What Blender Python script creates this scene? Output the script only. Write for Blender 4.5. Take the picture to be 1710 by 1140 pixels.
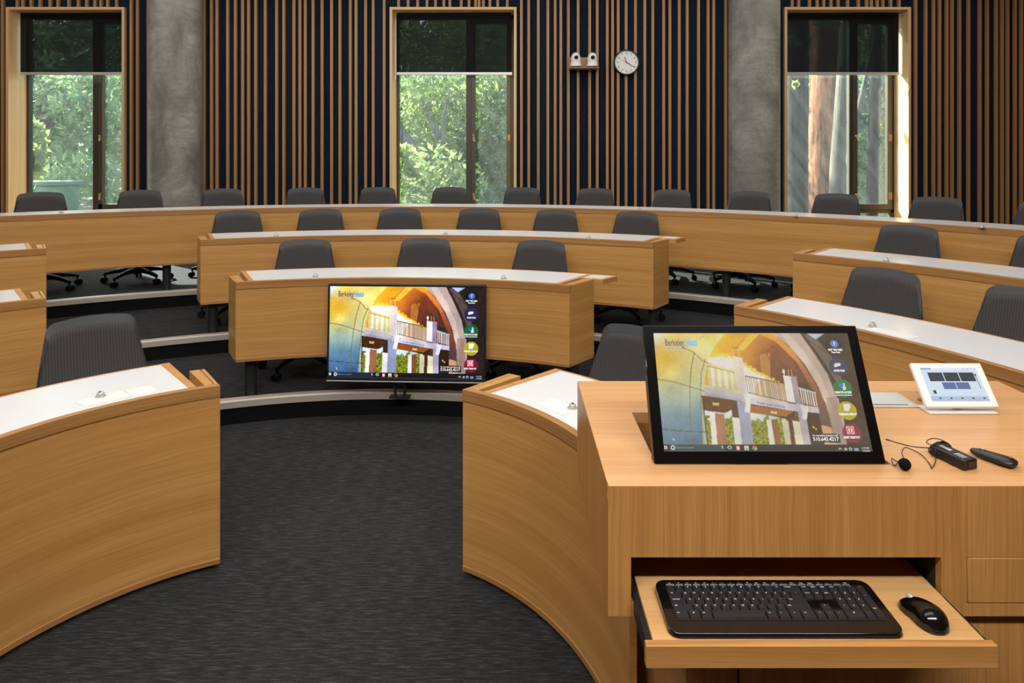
import bpy, bmesh, math, random
import numpy as np
from mathutils import Vector, Matrix
PI = math.pi
rnd = random.Random(7)

# ------------------------------------------------------------------ scene, camera, world, lights
for o in list(bpy.data.objects): bpy.data.objects.remove(o)
S = bpy.context.scene
COL = S.collection
HC, F, VX, HZ = 1.669, 1140.0, 855.0, 262.0          # eye height, focal length and principal point in photo pixels
cam = bpy.data.objects.new('camera', bpy.data.cameras.new('camera'))
COL.objects.link(cam); S.camera = cam
cam.location = (0, 0, HC); cam.rotation_euler = (PI/2, 0, 0)
cam.data.sensor_width = 36; cam.data.lens = 36*F/1710
cam.data.shift_y = -(570-HZ)/1710
cam.data.clip_end = 300
S.view_settings.view_transform = 'Standard'; S.view_settings.look = 'None'
S.view_settings.exposure = 0.0; S.view_settings.gamma = 1; S.view_settings.use_curve_mapping = False
S.cycles.max_bounces = 8; S.cycles.transparent_max_bounces = 12; S.cycles.sample_clamp_indirect = 6
S.cycles.use_denoising = True

W = bpy.data.worlds.new('sky'); S.world = W; W.use_nodes = True
nt = W.node_tree; nt.nodes.clear()
sk = nt.nodes.new('ShaderNodeTexSky'); sk.sky_type = 'NISHITA'; sk.sun_disc = False
sk.sun_elevation = math.radians(36); sk.sun_rotation = math.radians(-50); sk.air_density = 1.0; sk.dust_density = 2.0
bg = nt.nodes.new('ShaderNodeBackground'); bg.inputs[1].default_value = 1.3
ow = nt.nodes.new('ShaderNodeOutputWorld')
nt.links.new(sk.outputs[0], bg.inputs[0]); nt.links.new(bg.outputs[0], ow.inputs[0])

sun = bpy.data.objects.new('sun', bpy.data.lights.new('sun', 'SUN')); COL.objects.link(sun)
sun.data.energy = 28.0; sun.data.angle = math.radians(0.6); sun.data.color = (1, .955, .88)
sun.rotation_euler = Vector((.66, -.55, -.50)).to_track_quat('-Z', 'Y').to_euler()

def area(name, loc, sx, sy, watt, color, rot=(0, 0, 0), spread=PI):
    l = bpy.data.lights.new(name, 'AREA'); l.shape = 'RECTANGLE'; l.size = sx; l.size_y = sy
    l.energy = watt; l.color = color; l.spread = spread
    o = bpy.data.objects.new(name, l); COL.objects.link(o); o.location = loc; o.rotation_euler = rot
    return o
WARM = (1.0, .972, .93)
area('ceiling_lamp_or_fill', (-.6, 1.2, 4.15), 5.0, .9, 34, WARM)
area('ceiling_lamp_or_fill', (-.8, 3.6, 4.15), 7.0, .7, 108, WARM)
area('ceiling_lamp_or_fill', (-.9, 5.9, 4.15), 9.5, .5, 85, WARM)
area('ceiling_lamp_or_fill', (-.3, -1.0, 4.22), 6.0, .3, 280, WARM, (math.radians(38), 0, 0))  # added unseen fill, tilted to brighten the desk and lectern fronts
area('ceiling_lamp_or_fill', (-.8, 7.9, 4.15), 13.0, .3, 70, WARM)  # added out of view to brighten the slats of the back wall

# ------------------------------------------------------------------ helpers
def srgb(r, g, b, a=1):
    f = lambda c: (c/255/12.92) if c/255 <= .04045 else ((c/255+.055)/1.055)**2.4
    return (f(r), f(g), f(b), a)

def onz(px, py, z):                      # photo pixel on the horizontal plane z
    Y = F*(HC-z)/(py-HZ); return ((px-VX)*Y/F, Y, z)
def aty(px, py, Y):                      # photo pixel at distance Y
    return ((px-VX)*Y/F, Y, HC-(py-HZ)*Y/F)

class MB:
    """collects faces with metric UVs (u runs along the grain)"""
    def __init__(s): s.v = []; s.f = []; s.uv = []; s.m = []; s.mi = 0
    def face(s, pts, uvs=None):
        n = len(s.v); s.v.extend([tuple(p) for p in pts]); s.f.append(list(range(n, n+len(pts))))
        s.uv.append(uvs if uvs else [(p[0], p[1]) for p in pts]); s.m.append(s.mi)
    def box(s, x0, x1, y0, y1, z0, z1, grain='x', M=None, off=(0, 0)):
        P = [Vector((x, y, z)) for x in (x0, x1) for y in (y0, y1) for z in (z0, z1)]
        idx = {'-x': (0, 1, 3, 2), '+x': (4, 6, 7, 5), '-y': (0, 4, 5, 1), '+y': (2, 3, 7, 6), '-z': (0, 2, 6, 4), '+z': (1, 5, 7, 3)}
        g = 'xyz'.index(grain)
        for k, q in idx.items():
            ax = 'xyz'.index(k[1]); oth = [i for i in (0, 1, 2) if i != ax]
            if g in oth: ua = g; va = [i for i in oth if i != g][0]
            else: ua, va = oth[0], oth[1]
            pts = [P[i] for i in q]
            uv = [(p[ua]+off[0]+.37*ax, p[va]+off[1]+.61*ax) for p in pts]
            s.face([M @ p for p in pts] if M else pts, uv)
        return s
    def warp(s, fn, us, t0, t1, z0, z1, Rm, grain='u', voff=0.0):
        """block in (u,t,z) space; fn(u,t)->(x,y); us is a list of parameters; Rm metres per unit u"""
        def q(a, b, c, d, uv): s.face([a, b, c, d], uv)
        def P(u, t, z): x, y = fn(u, t); return (x, y, z)
        for i in range(len(us)-1):
            a, b = us[i], us[i+1]; ua, ub = a*Rm, b*Rm
            q(P(a, t0, z0), P(b, t0, z0), P(b, t0, z1), P(a, t0, z1), [(ua, z0+voff), (ub, z0+voff), (ub, z1+voff), (ua, z1+voff)])
            q(P(b, t1, z0), P(a, t1, z0), P(a, t1, z1), P(b, t1, z1), [(ub, z0+voff), (ua, z0+voff), (ua, z1+voff), (ub, z1+voff)])
            q(P(a, t0, z1), P(b, t0, z1), P(b, t1, z1), P(a, t1, z1), [(ua, t0+voff), (ub, t0+voff), (ub, t1+voff), (ua, t1+voff)])
            q(P(a, t1, z0), P(b, t1, z0), P(b, t0, z0), P(a, t0, z0), [(ua, t1), (ub, t1), (ub, t0), (ua, t0)])
        for u, fl in ((us[0], 1), (us[-1], 0)):
            pts = [P(u, t1, z0), P(u, t0, z0), P(u, t0, z1), P(u, t1, z1)]
            uv = [(t1, z0), (t0, z0), (t0, z1), (t1, z1)]
            if not fl: pts.reverse(); uv.reverse()
            s.face(pts, uv)
        return s
    def lathe(s, prof, n=20, M=None, axis_xy=(0, 0)):
        ring = []
        for r, z in prof:
            ring.append([Vector((axis_xy[0]+r*math.cos(2*PI*k/n), axis_xy[1]+r*math.sin(2*PI*k/n), z)) for k in range(n)])
        for i in range(len(prof)-1):
            for k in range(n):
                a, b = ring[i][k], ring[i][(k+1) % n]; c, d = ring[i+1][(k+1) % n], ring[i+1][k]
                pts = [a, b, c, d]
                if prof[i][0] < 1e-6: pts = [a, c, d]
                elif prof[i+1][0] < 1e-6: pts = [a, b, c]
                s.face([M @ p for p in pts] if M else pts, [(k/n+j*.01, prof[i][1]) for j in range(len(pts))])
        return s
    def cyl(s, p0, p1, r0, r1=None, n=12, caps=True):
        r1 = r0 if r1 is None else r1
        p0, p1 = Vector(p0), Vector(p1); d = (p1-p0)
        q = d.to_track_quat('Z', 'Y').to_matrix()
        A = [p0+q@Vector((r0*math.cos(2*PI*k/n), r0*math.sin(2*PI*k/n), 0)) for k in range(n)]
        B = [p1+q@Vector((r1*math.cos(2*PI*k/n), r1*math.sin(2*PI*k/n), 0)) for k in range(n)]
        for k in range(n):
            j = (k+1) % n; s.face([A[k], A[j], B[j], B[k]], [(0, k/n*.3), (0, (k+1)/n*.3), (d.length, (k+1)/n*.3), (d.length, k/n*.3)])
        if caps: s.face(A[::-1]); s.face(B)
        return s
    def tube(s, pts, r, n=8, taper=None):
        pts = [Vector(p) for p in pts]; rings = []
        for i, p in enumerate(pts):
            d = (pts[min(i+1, len(pts)-1)]-pts[max(i-1, 0)]).normalized()
            up = Vector((0, 0, 1)) if abs(d.z) < .95 else Vector((1, 0, 0))
            a = d.cross(up).normalized(); b = a.cross(d).normalized()
            rr = r if taper is None else r+(taper-r)*i/(len(pts)-1)
            rings.append([p+a*rr*math.cos(2*PI*k/n)+b*rr*math.sin(2*PI*k/n) for k in range(n)])
        L = 0
        for i in range(len(pts)-1):
            L2 = L+(pts[i+1]-pts[i]).length
            for k in range(n):
                j = (k+1) % n
                s.face([rings[i][j], rings[i][k], rings[i+1][k], rings[i+1][j]], [(L, j/n), (L, k/n), (L2, k/n), (L2, j/n)])
            L = L2
        s.face(rings[0]); s.face(rings[-1][::-1])
        return s
    def sphere(s, c, r, n=14, m=9, sc=(1, 1, 1), M=None):
        c = Vector(c)
        prof = [(math.sin(PI*i/m), -math.cos(PI*i/m)) for i in range(m+1)]
        X = Matrix.Translation(c) @ Matrix.Diagonal((r*sc[0], r*sc[1], r*sc[2], 1))
        if M: X = M @ X
        return s.lathe([(max(a, 0), b) for a, b in prof], n, X)
    def build(s, name, mat, parent=None, bevel=0, smooth=True, angle=40, origin=None, merge=True):
        me = bpy.data.meshes.new(name)
        o = bpy.data.objects.new(name, me); COL.objects.link(o)
        off = Vector((0, 0, 0))
        if parent is not None:
            o.parent = parent
            if not parent.get('_local'):
                w = Vector(parent.location); pp = parent.parent
                while pp is not None: w += Vector(pp.location); pp = pp.parent
                off = w
        elif origin is not None: off = Vector(origin); o.location = off
        me.from_pydata([(v[0]-off.x, v[1]-off.y, v[2]-off.z) for v in s.v], [], s.f)
        uv = me.uv_layers.new(name='UVMap')
        uv.data.foreach_set('uv', [c for f in s.uv for p in f for c in p])
        mats = mat if isinstance(mat, (list, tuple)) else [mat]
        for m in mats: me.materials.append(m)
        me.polygons.foreach_set('material_index', s.m)
        if merge:
            bm = bmesh.new(); bm.from_mesh(me); bmesh.ops.remove_doubles(bm, verts=bm.verts, dist=1e-5)
            bmesh.ops.recalc_face_normals(bm, faces=bm.faces); bm.to_mesh(me); bm.free()
        if smooth:
            me.polygons.foreach_set('use_smooth', [True]*len(me.polygons)); me.set_sharp_from_angle(angle=math.radians(angle))
        if bevel:
            b = o.modifiers.new('bevel', 'BEVEL'); b.width = bevel; b.segments = 2; b.limit_method = 'ANGLE'; b.angle_limit = math.radians(50)
        me.update()
        return o

def tag(o, label=None, cat=None, group=None, kind=None):
    if label: o['label'] = label
    if cat: o['category'] = cat
    if group: o['group'] = group
    if kind: o['kind'] = kind
    return o
def empty(name, loc=(0, 0, 0), rz=0, local=False):
    o = bpy.data.objects.new(name, None); COL.objects.link(o); o.location = loc; o.rotation_euler = (0, 0, rz)
    o.empty_display_size = .1
    if local: o['_local'] = 1
    return o
def copy_tree(o, parent=None):
    c = o.copy(); COL.objects.link(c)
    if parent is not None: c.parent = parent; c.matrix_parent_inverse = o.matrix_parent_inverse.copy()
    for ch in list(o.children): copy_tree(ch, c)
    return c

# ------------------------------------------------------------------ materials
def newmat(name):
    m = bpy.data.materials.new(name); m.use_nodes = True; m.node_tree.nodes.clear()
    return m, m.node_tree
class G:
    def __init__(s, nt): s.nt = nt
    def n(s, t, **kw):
        x = s.nt.nodes.new('ShaderNode'+t)
        for k, v in kw.items(): setattr(x, k, v)
        return x
    def l(s, a, b): s.nt.links.new(a, b)
    def noise(s, vec, scale, detail=4, rough=.55, dist=0):
        x = s.n('TexNoise'); x.inputs['Scale'].default_value = scale; x.inputs['Detail'].default_value = detail
        x.inputs['Roughness'].default_value = rough; x.inputs['Distortion'].default_value = dist
        if vec is not None: s.l(vec, x.inputs['Vector'])
        return x.outputs['Fac']
    def mul(s, vec, v):
        x = s.n('VectorMath', operation='MULTIPLY'); s.l(vec, x.inputs[0]); x.inputs[1].default_value = v; return x.outputs[0]
    def ramp(s, fac, stops):
        x = s.n('ValToRGB'); e = x.color_ramp.elements
        while len(e) < len(stops): e.new(.5)
        for i, (p, c) in enumerate(stops): e[i].position = p; e[i].color = c
        s.l(fac, x.inputs[0]); return x.outputs[0]
    def mix(s, fac, a, b, mode='MIX'):
        x = s.n('Mix', data_type='RGBA', blend_type=mode)
        for sock, val in ((x.inputs[0], fac), (x.inputs[6], a), (x.inputs[7], b)):
            if isinstance(val, (int, float)): sock.default_value = val
            elif isinstance(val, tuple): sock.default_value = val
            else: s.l(val, sock)
        return x.outputs[2]
    def math(s, op, a, b=0.0):
        x = s.n('Math', operation=op)
        for i, val in enumerate((a, b)):
            if isinstance(val, (int, float)): x.inputs[i].default_value = val
            else: s.l(val, x.inputs[i])
        return x.outputs[0]
    def bump(s, h, strength=.3, dist=.01):
        x = s.n('Bump'); x.inputs['Strength'].default_value = strength; x.inputs['Distance'].default_value = dist
        s.l(h, x.inputs['Height']); return x.outputs[0]
    def bsdf(s, col, rough=.5, metal=0, spec=.5, normal=None, coat=0, **kw):
        b = s.n('BsdfPrincipled')
        if isinstance(col, tuple): b.inputs['Base Color'].default_value = col
        else: s.l(col, b.inputs['Base Color'])
        if isinstance(rough, (int, float)): b.inputs['Roughness'].default_value = rough
        else: s.l(rough, b.inputs['Roughness'])
        b.inputs['Metallic'].default_value = metal; b.inputs['Specular IOR Level'].default_value = spec
        b.inputs['Coat Weight'].default_value = coat
        if normal is not None: s.l(normal, b.inputs['Normal'])
        o = s.n('OutputMaterial'); s.l(b.outputs[0], o.inputs[0]); s.b = b; s.o = o
        return b

def plain(name, col, rough=.5, metal=0, spec=.5, coat=0, noise=.0):
    m, nt = newmat(name); g = G(nt)
    c = col
    if noise:
        tc = g.n('TexCoord').outputs['Object']
        f = g.noise(tc, 40, 4)
        c = g.mix(f, tuple(x*(1-noise) for x in col[:3])+(1,), tuple(min(1, x*(1+noise)) for x in col[:3])+(1,))
    g.bsdf(c, rough, metal, spec, None, coat)
    return m

def wood(name, light, dark, rough=.38, band=9, contrast=1.25, spec=.4):
    m, nt = newmat(name); g = G(nt)
    uv = g.n('UVMap').outputs[0]
    warpn = g.noise(g.mul(uv, (1.1, 3.0, 1)), 1.0, 3)
    off = g.n('CombineXYZ'); g.l(g.math('MULTIPLY', warpn, .06), off.inputs[1])
    add = g.n('VectorMath', operation='ADD'); g.l(uv, add.inputs[0]); g.l(off.outputs[0], add.inputs[1])
    v = add.outputs[0]
    broad = g.noise(g.mul(v, (.3, band*1.5, 1)), 1.0, 4, .6)
    mid = g.noise(g.mul(v, (1.4, 130, 1)), 1.0, 4, .65)
    fine = g.noise(g.mul(v, (7, 480, 1)), 1.0, 3, .7)
    base = g.ramp(broad, [(.32, dark), (.68, light)])
    k = tuple(x*.80 for x in dark[:3])+(1,)
    base = g.mix(g.math('MULTIPLY', g.ramp(mid, [(.46, (0, 0, 0, 1)), (.72, (1, 1, 1, 1))]), .62*contrast), base, k)
    kk = tuple(x*.55 for x in dark[:3])+(1,)
    base = g.mix(g.math('MULTIPLY', g.ramp(fine, [(.52, (0, 0, 0, 1)), (.8, (1, 1, 1, 1))]), .5*contrast), base, kk)
    g.bsdf(base, rough, 0, spec, g.bump(fine, .08, .001))
    return m

OAK = wood('oak_veneer', srgb(202, 154, 90), srgb(179, 129, 69), .36)
OAK_TOP = wood('oak_top', srgb(212, 163, 112), srgb(196, 144, 92), .30, 12, .8)
OAK_FRONT = wood('oak_front', srgb(192, 140, 80), srgb(166, 115, 60), .36, 14)
OAK_TRIM = wood('oak_solid', srgb(178, 130, 76), srgb(152, 106, 58), .40, 20)
OAK_EDGE = wood('oak_light_edge', srgb(206, 152, 92), srgb(180, 124, 68), .4, 20)
OAK_TRAY = wood('oak_tray', srgb(212, 168, 112), srgb(196, 148, 94), .36, 16, .7)
OAK_JAMB = wood('oak_jamb', srgb(228, 192, 142), srgb(212, 172, 120), .45, 8, .6)
OAK_SLAT = wood('oak_slat', srgb(184, 138, 88), srgb(160, 116, 70), .5, 30, .6)
WHITE_TOP = plain('white_laminate', srgb(219, 220, 222), .22, spec=.45)
WHITE_PLASTIC = plain('white_plastic', srgb(225, 225, 222), .35)
OFFWHITE = plain('offwhite_cover', srgb(231, 230, 224), .35)
DOME = plain('grey_dome', srgb(190, 188, 180), .25, .3)
RISER = plain('black_riser_carpet', srgb(17, 17, 18), .9, spec=.1, noise=.4)
BLACK = plain('black_plastic', srgb(24, 24, 25), .42)
MATTE = plain('matte_black_nylon', srgb(14, 14, 15), .65, spec=.25)
BLACK_GLOSS = plain('gloss_black', srgb(12, 12, 13), .12, coat=.3)
BLACK_METAL = plain('black_powder_coat', srgb(30, 31, 33), .45, noise=.15)
FOAM = plain('black_foam', srgb(18, 18, 18), .95, spec=.1, noise=.4)
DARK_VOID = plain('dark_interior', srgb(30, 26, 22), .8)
CHROME = plain('chrome', srgb(200, 200, 200), .2, 1)
BRASS = plain('bronze_handle', srgb(150, 120, 80), .35, .9)
SILVER = plain('brushed_silver', srgb(200, 200, 196), .35, .3, noise=.05)
NOSING = plain('step_nosing', srgb(176, 166, 154), .45, .2, noise=.08)
SHELL = plain('chair_shell', srgb(42, 44, 46), .55, noise=.1)
CEIL = plain('ceiling_paint', srgb(235, 232, 226), .8)
WALLWARM = wood('oak_wall_panel', srgb(196, 146, 88), srgb(172, 122, 66), .5, 4)
RED = plain('red_hand', srgb(190, 30, 20), .5)
BLUE = plain('blue_tip', srgb(20, 60, 170), .4)
INK = plain('black_ink', srgb(15, 15, 15), .6)
INK_GREY = plain('grey_ink', srgb(90, 90, 90), .6)
LEGEND = plain('white_legend', srgb(220, 220, 220), .6)
LEGEND_BLUE = plain('blue_legend', srgb(70, 160, 210), .6)
KEYM = plain('key_plastic', srgb(38, 38, 39), .38)
FRAME_M = plain('bronze_window_frame', srgb(72, 66, 56), .45, .3, noise=.06)
FRAME_L = plain('pale_window_edge', srgb(150, 148, 138), .4, .4)

def fabric_chair():
    m, nt = newmat('ribbed_mesh_fabric'); g = G(nt)
    uv = g.n('UVMap').outputs[0]
    sx = g.n('SeparateXYZ'); g.l(uv, sx.inputs[0])
    w = g.math('SINE', g.math('MULTIPLY', sx.outputs[0], 2*PI/.0128))
    fac = g.math('ADD', g.math('MULTIPLY', w, .5), .5)
    col = g.ramp(fac, [(.0, srgb(58, 55, 55)), (.6, srgb(69, 66, 65)), (1, srgb(72, 69, 68))])
    n = g.noise(g.mul(uv, (300, 500, 1)), 1, 3)
    col = g.mix(g.math('MULTIPLY', n, .35), col, srgb(40, 40, 40))
    g.bsdf(col, .8, 0, .25, g.bump(fac, .4, .003))
    return m
CHAIR_FAB = fabric_chair()

def carpet():
    m, nt = newmat('charcoal_carpet'); g = G(nt)
    p = g.n('NewGeometry').outputs['Position']
    a = g.noise(g.mul(p, (13, 130, 60)), 1, 5, .75)
    b = g.noise(g.mul(p, (140, 300, 200)), 1, 3, .7)
    c = g.noise(g.mul(p, (.8, 1.2, 1)), 1, 3)
    col = g.ramp(a, [(.34, srgb(22, 22, 23)), (.5, srgb(46, 46, 47)), (.68, srgb(92, 91, 90))])
    col = g.mix(g.math('MULTIPLY', b, .8), col, srgb(26, 27, 28))
    col = g.mix(g.math('MULTIPLY', c, .3), col, srgb(44, 46, 48))
    g.bsdf(col, .95, 0, .15, g.bump(g.mix(.5, a, b), .6, .006))
    return m
CARPET = carpet()
def felt():
    m, nt = newmat('navy_felt'); g = G(nt)
    p = g.n('NewGeometry').outputs['Position']
    a = g.noise(g.mul(p, (60, 60, 4)), 1, 4, .6)
    b = g.noise(g.mul(p, (4, 1, .1)), 1, 1)
    col = g.ramp(a, [(.3, srgb(15, 20, 31)), (.7, srgb(27, 37, 55))])
    col = g.mix(g.math('MULTIPLY', g.ramp(b, [(.4, (0, 0, 0, 1)), (.6, (1, 1, 1, 1))]), .5), col, srgb(29, 44, 62))
    g.bsdf(col, .95, 0, .1, g.bump(a, .3, .003))
    return m
FELT = felt()
def concrete():
    m, nt = newmat('cast_concrete'); g = G(nt)
    p = g.n('NewGeometry').outputs['Position']
    a = g.noise(g.mul(p, (2.2, 2.2, 1.6)), 1, 7, .62, .6)
    b = g.noise(g.mul(p, (22, 22, 34)), 1, 5, .7)
    d = g.noise(g.mul(p, (3, 3, 14)), 1, 5, .7, 1.0)
    col = g.ramp(a, [(.32, srgb(108, 107, 102)), (.5, srgb(142, 141, 135)), (.7, srgb(174, 173, 166))])
    col = g.mix(g.math('MULTIPLY', g.ramp(d, [(.45, (0, 0, 0, 1)), (.7, (1, 1, 1, 1))]), .5), col, srgb(112, 109, 101))
    col = g.mix(g.math('MULTIPLY', g.ramp(b, [(.5, (0, 0, 0, 1)), (.75, (1, 1, 1, 1))]), .45), col, srgb(92, 90, 84))
    vor = g.n('TexVoronoi'); vor.inputs['Scale'].default_value = 9; g.l(p, vor.inputs['Vector'])
    pit = g.ramp(vor.outputs['Distance'], [(.0, (1, 1, 1, 1)), (.07, (0, 0, 0, 1))])
    col = g.mix(g.math('MULTIPLY', pit, .7), col, srgb(50, 48, 44))
    g.bsdf(col, .8, 0, .3, g.bump(b, .25, .004))
    return m
CONC = concrete()
def shade_mat():
    m, nt = newmat('black_screen_shade'); g = G(nt)
    p = g.n('NewGeometry').outputs['Position']
    a = g.noise(g.mul(p, (160, 160, 6)), 1, 3)
    b = g.noise(g.mul(p, (6, 6, 160)), 1, 3)
    tr = g.n('BsdfTransparent'); df = g.n('BsdfDiffuse')
    col = g.mix(g.mix(.5, a, b), srgb(20, 20, 20), srgb(44, 43, 41)); g.l(col, df.inputs[0])
    mx = g.n('MixShader'); mx.inputs[0].default_value = .82
    tr.inputs[0].default_value = (.85, .95, 1, 1)
    g.l(tr.outputs[0], mx.inputs[1]); g.l(df.outputs[0], mx.inputs[2])
    o = g.n('OutputMaterial'); g.l(mx.outputs[0], o.inputs[0])
    return m
SHADE = shade_mat()
def glass():
    m, nt = newmat('dusty_window_glass'); g = G(nt)
    p = g.n('NewGeometry').outputs['Position']
    rot0 = g.n('Mapping'); rot0.inputs['Rotation'].default_value = (0, -.95, 0); g.l(p, rot0.inputs[0])
    rot = g.n('Mapping'); rot.inputs['Scale'].default_value = (.7, 1, 6); g.l(rot0.outputs[0], rot.inputs[0])
    st = g.noise(rot.outputs[0], 1.6, 4, .6)
    fine = g.noise(g.mul(p, (25, 25, 60)), 1, 4, .7)
    f = g.math('MULTIPLY', g.ramp(st, [(.3, (.4, .4, .4, 1)), (.75, (1, 1, 1, 1))]), g.math('ADD', g.math('MULTIPLY', fine, .6), .5))
    tr = g.n('BsdfTransparent'); tr.inputs[0].default_value = (.9, .97, .96, 1)
    tl = g.n('BsdfTranslucent'); tl.inputs[0].default_value = (.85, .9, .9, 1)
    gl = g.n('BsdfGlossy'); gl.inputs['Roughness'].default_value = .02
    m1 = g.n('MixShader'); g.l(g.math('MULTIPLY', f, .020), m1.inputs[0]); g.l(tr.outputs[0], m1.inputs[1]); g.l(tl.outputs[0], m1.inputs[2])
    ge = g.n('NewGeometry'); dt = g.n('VectorMath', operation='DOT_PRODUCT'); g.l(ge.outputs['Normal'], dt.inputs[0]); g.l(ge.outputs['Incoming'], dt.inputs[1])
    fr = g.math('ADD', g.math('MULTIPLY', g.math('POWER', g.math('SUBTRACT', 1.0, g.math('ABSOLUTE', dt.outputs['Value'])), 5.0), .9), .04)
    m2 = g.n('MixShader'); g.l(fr, m2.inputs[0]); g.l(m1.outputs[0], m2.inputs[1]); g.l(gl.outputs[0], m2.inputs[2])
    o = g.n('OutputMaterial'); g.l(m2.outputs[0], o.inputs[0])
    return m
GLASS = glass()
def leafmat(name, c1, c2, trans=.5):
    m, nt = newmat(name); g = G(nt)
    oi = g.n('NewGeometry').outputs['Position']
    n = g.noise(g.mul(oi, (1.3, 1.3, 1.3)), 1, 5, .8)
    col = g.ramp(n, [(.35, c1), (.65, c2)])
    d = g.n('BsdfPrincipled'); g.l(col, d.inputs['Base Color']); d.inputs['Roughness'].default_value = .5
    t = g.n('BsdfTranslucent'); g.l(col, t.inputs[0])
    mx = g.n('MixShader'); mx.inputs[0].default_value = trans
    g.l(d.outputs[0], mx.inputs[1]); g.l(t.outputs[0], mx.inputs[2])
    o = g.n('OutputMaterial'); g.l(mx.outputs[0], o.inputs[0])
    return m
LEAF_A = leafmat('leaf_bright', srgb(84, 108, 50), srgb(184, 196, 112))
LEAF_B = leafmat('leaf_mid', srgb(54, 84, 50), srgb(140, 166, 104))
LEAF_C = leafmat('leaf_cool', srgb(36, 62, 48), srgb(80, 112, 84))
def bark(name, c1, c2):
    m, nt = newmat(name); g = G(nt)
    p = g.n('NewGeometry').outputs['Position']
    a = g.noise(g.mul(p, (9, 9, 1.1)), 1, 7, .75)
    g.bsdf(g.ramp(a, [(.35, c1), (.62, c2)]), .9, 0, .1, g.bump(a, .9, .05))
    return m
BARK_RED = bark('redwood_bark', srgb(46, 28, 22), srgb(176, 118, 86))
BARK_GREY = bark('grey_bark', srgb(84, 76, 64), srgb(140, 130, 112))
BARK_DARK = bark('dark_bark', srgb(26, 24, 24), srgb(74, 66, 60))
BARK_PALE = bark('pale_bark', srgb(70, 66, 58), srgb(112, 106, 94))
GROUND = plain('garden_soil', srgb(96, 104, 62), .9, noise=.4)

# ------------------------------------------------------------------ the tiers, floor and walls
DR = .147
ROW = {1: (-.736, 1.823, 1.053), 2: (-.813, 1.618, 2.792), 3: (-.838, 1.516, 4.028), 4: (-.943, 1.271, 5.418)}
TIER = {1: 0, 2: DR, 3: 2*DR, 4: 3*DR}
FH = .478                                    # height of the front panels of rows 2-4
WALLY = 9.0; SLATY = 8.95
XL, XR, YF, YB, ZC = -8.2, 7.6, -4.0, WALLY, 4.3
def ang(a): return math.radians(a)

def sheet(name, outer, hole, z, mat):
    pass
m = MB(); m.box(XL-.3, XR+.3, YF-.3, 9.6, -.2, 0)
tag(m.build('floor', CARPET), kind='structure')
NS = 72
def tier(row, zt):
    cx, cy, R = ROW[row]; R = R+.014
    mb = MB()
    pts = [(cx+R*math.cos(PI*k/NS), cy+R*math.sin(PI*k/NS)) for k in range(NS+1)]
    pts = [(pts[0][0], YF)]+pts+[(pts[-1][0], YF)]
    # top surface as strips to the room edge
    def out(p, k):
        x, y = p
        if k == 0: return (XR, YF)
        if k == len(pts)-1: return (XL, YF)
        dx, dy = x-cx, y-cy
        if abs(dx) < 1e-9: return (x, 9.6)
        t = min([tt for tt in (((XR-cx)/dx if dx > 0 else (XL-cx)/dx), ((9.6-cy)/dy if dy > 1e-6 else 1e9))])
        return (cx+dx*t, cy+dy*t)
    for k in range(len(pts)-1):
        a, b = pts[k], pts[k+1]; c, d = out(b, k+1), out(a, k)
        mb.face([(a[0], a[1], zt), (d[0], d[1], zt), (c[0], c[1], zt), (b[0], b[1], zt)])
        mb.mi = 1; mb.face([(a[0], a[1], zt-DR-.01), (a[0], a[1], zt-.03), (b[0], b[1], zt-.03), (b[0], b[1], zt-DR-.01)])
        mb.mi = 0
        if out(a, k)[0] == XR and out(b, k+1)[0] != XR or out(b, k+1)[0] == XL and out(a, k)[0] != XL:
            cxn = (XR if out(a, k)[0] == XR else XL, 9.6)
            mb.face([(d[0], d[1], zt), (cxn[0], cxn[1], zt), (c[0], c[1], zt)])
    tag(mb.build('floor', [CARPET, RISER], merge=True), kind='structure')
    nb = MB()
    for k in range(1, len(pts)-2):
        a, b = pts[k], pts[k+1]
        def sh(p, d): 
            l = math.hypot(p[0]-cx, p[1]-cy); return (cx+(p[0]-cx)*(l+d)/l, cy+(p[1]-cy)*(l+d)/l)
        a0, b0, a1, b1 = sh(a, -.012), sh(b, -.012), sh(a, .05), sh(b, .05)
        am, bmm = sh(a, -.004), sh(b, -.004)
        z1 = zt+.004; z0 = zt-.043
        nb.face([(a0[0], a0[1], z0), (b0[0], b0[1], z0), (b0[0], b0[1], z1-.008), (a0[0], a0[1], z1-.008)])
        nb.face([(a0[0], a0[1], z1-.008), (b0[0], b0[1], z1-.008), (bmm[0], bmm[1], z1), (am[0], am[1], z1)])
        nb.face([(am[0], am[1], z1), (bmm[0], bmm[1], z1), (b1[0], b1[1], z1), (a1[0], a1[1], z1)])
        nb.face([(a0[0], a0[1], z0), (a[0]+0, a[1], z0), (b[0], b[1], z0), (b0[0], b0[1], z0)])
    return nb
for i, r in enumerate((2, 3, 4)):
    nb = tier(r, TIER[r])
    tag(nb.build('trim_%d' % (i+1), NOSING), kind='structure')

tag(MB().box(XL-.2, XR+.2, YF-.2, 9.6, ZC, ZC+.15).build('ceiling', CEIL), kind='structure')
tag(MB().box(XL-.2, XL, YF-.2, 9.6, 0, ZC, 'z').build('wall_left', WALLWARM), kind='structure')
tag(MB().box(XR, XR+.2, YF-.2, 9.6, 0, ZC, 'z').build('wall_right', WALLWARM), kind='structure')
tag(MB().box(XL-.2, XR+.2, YF-.2, YF, 0, ZC, 'x').build('wall_front', WALLWARM), kind='structure')

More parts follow.
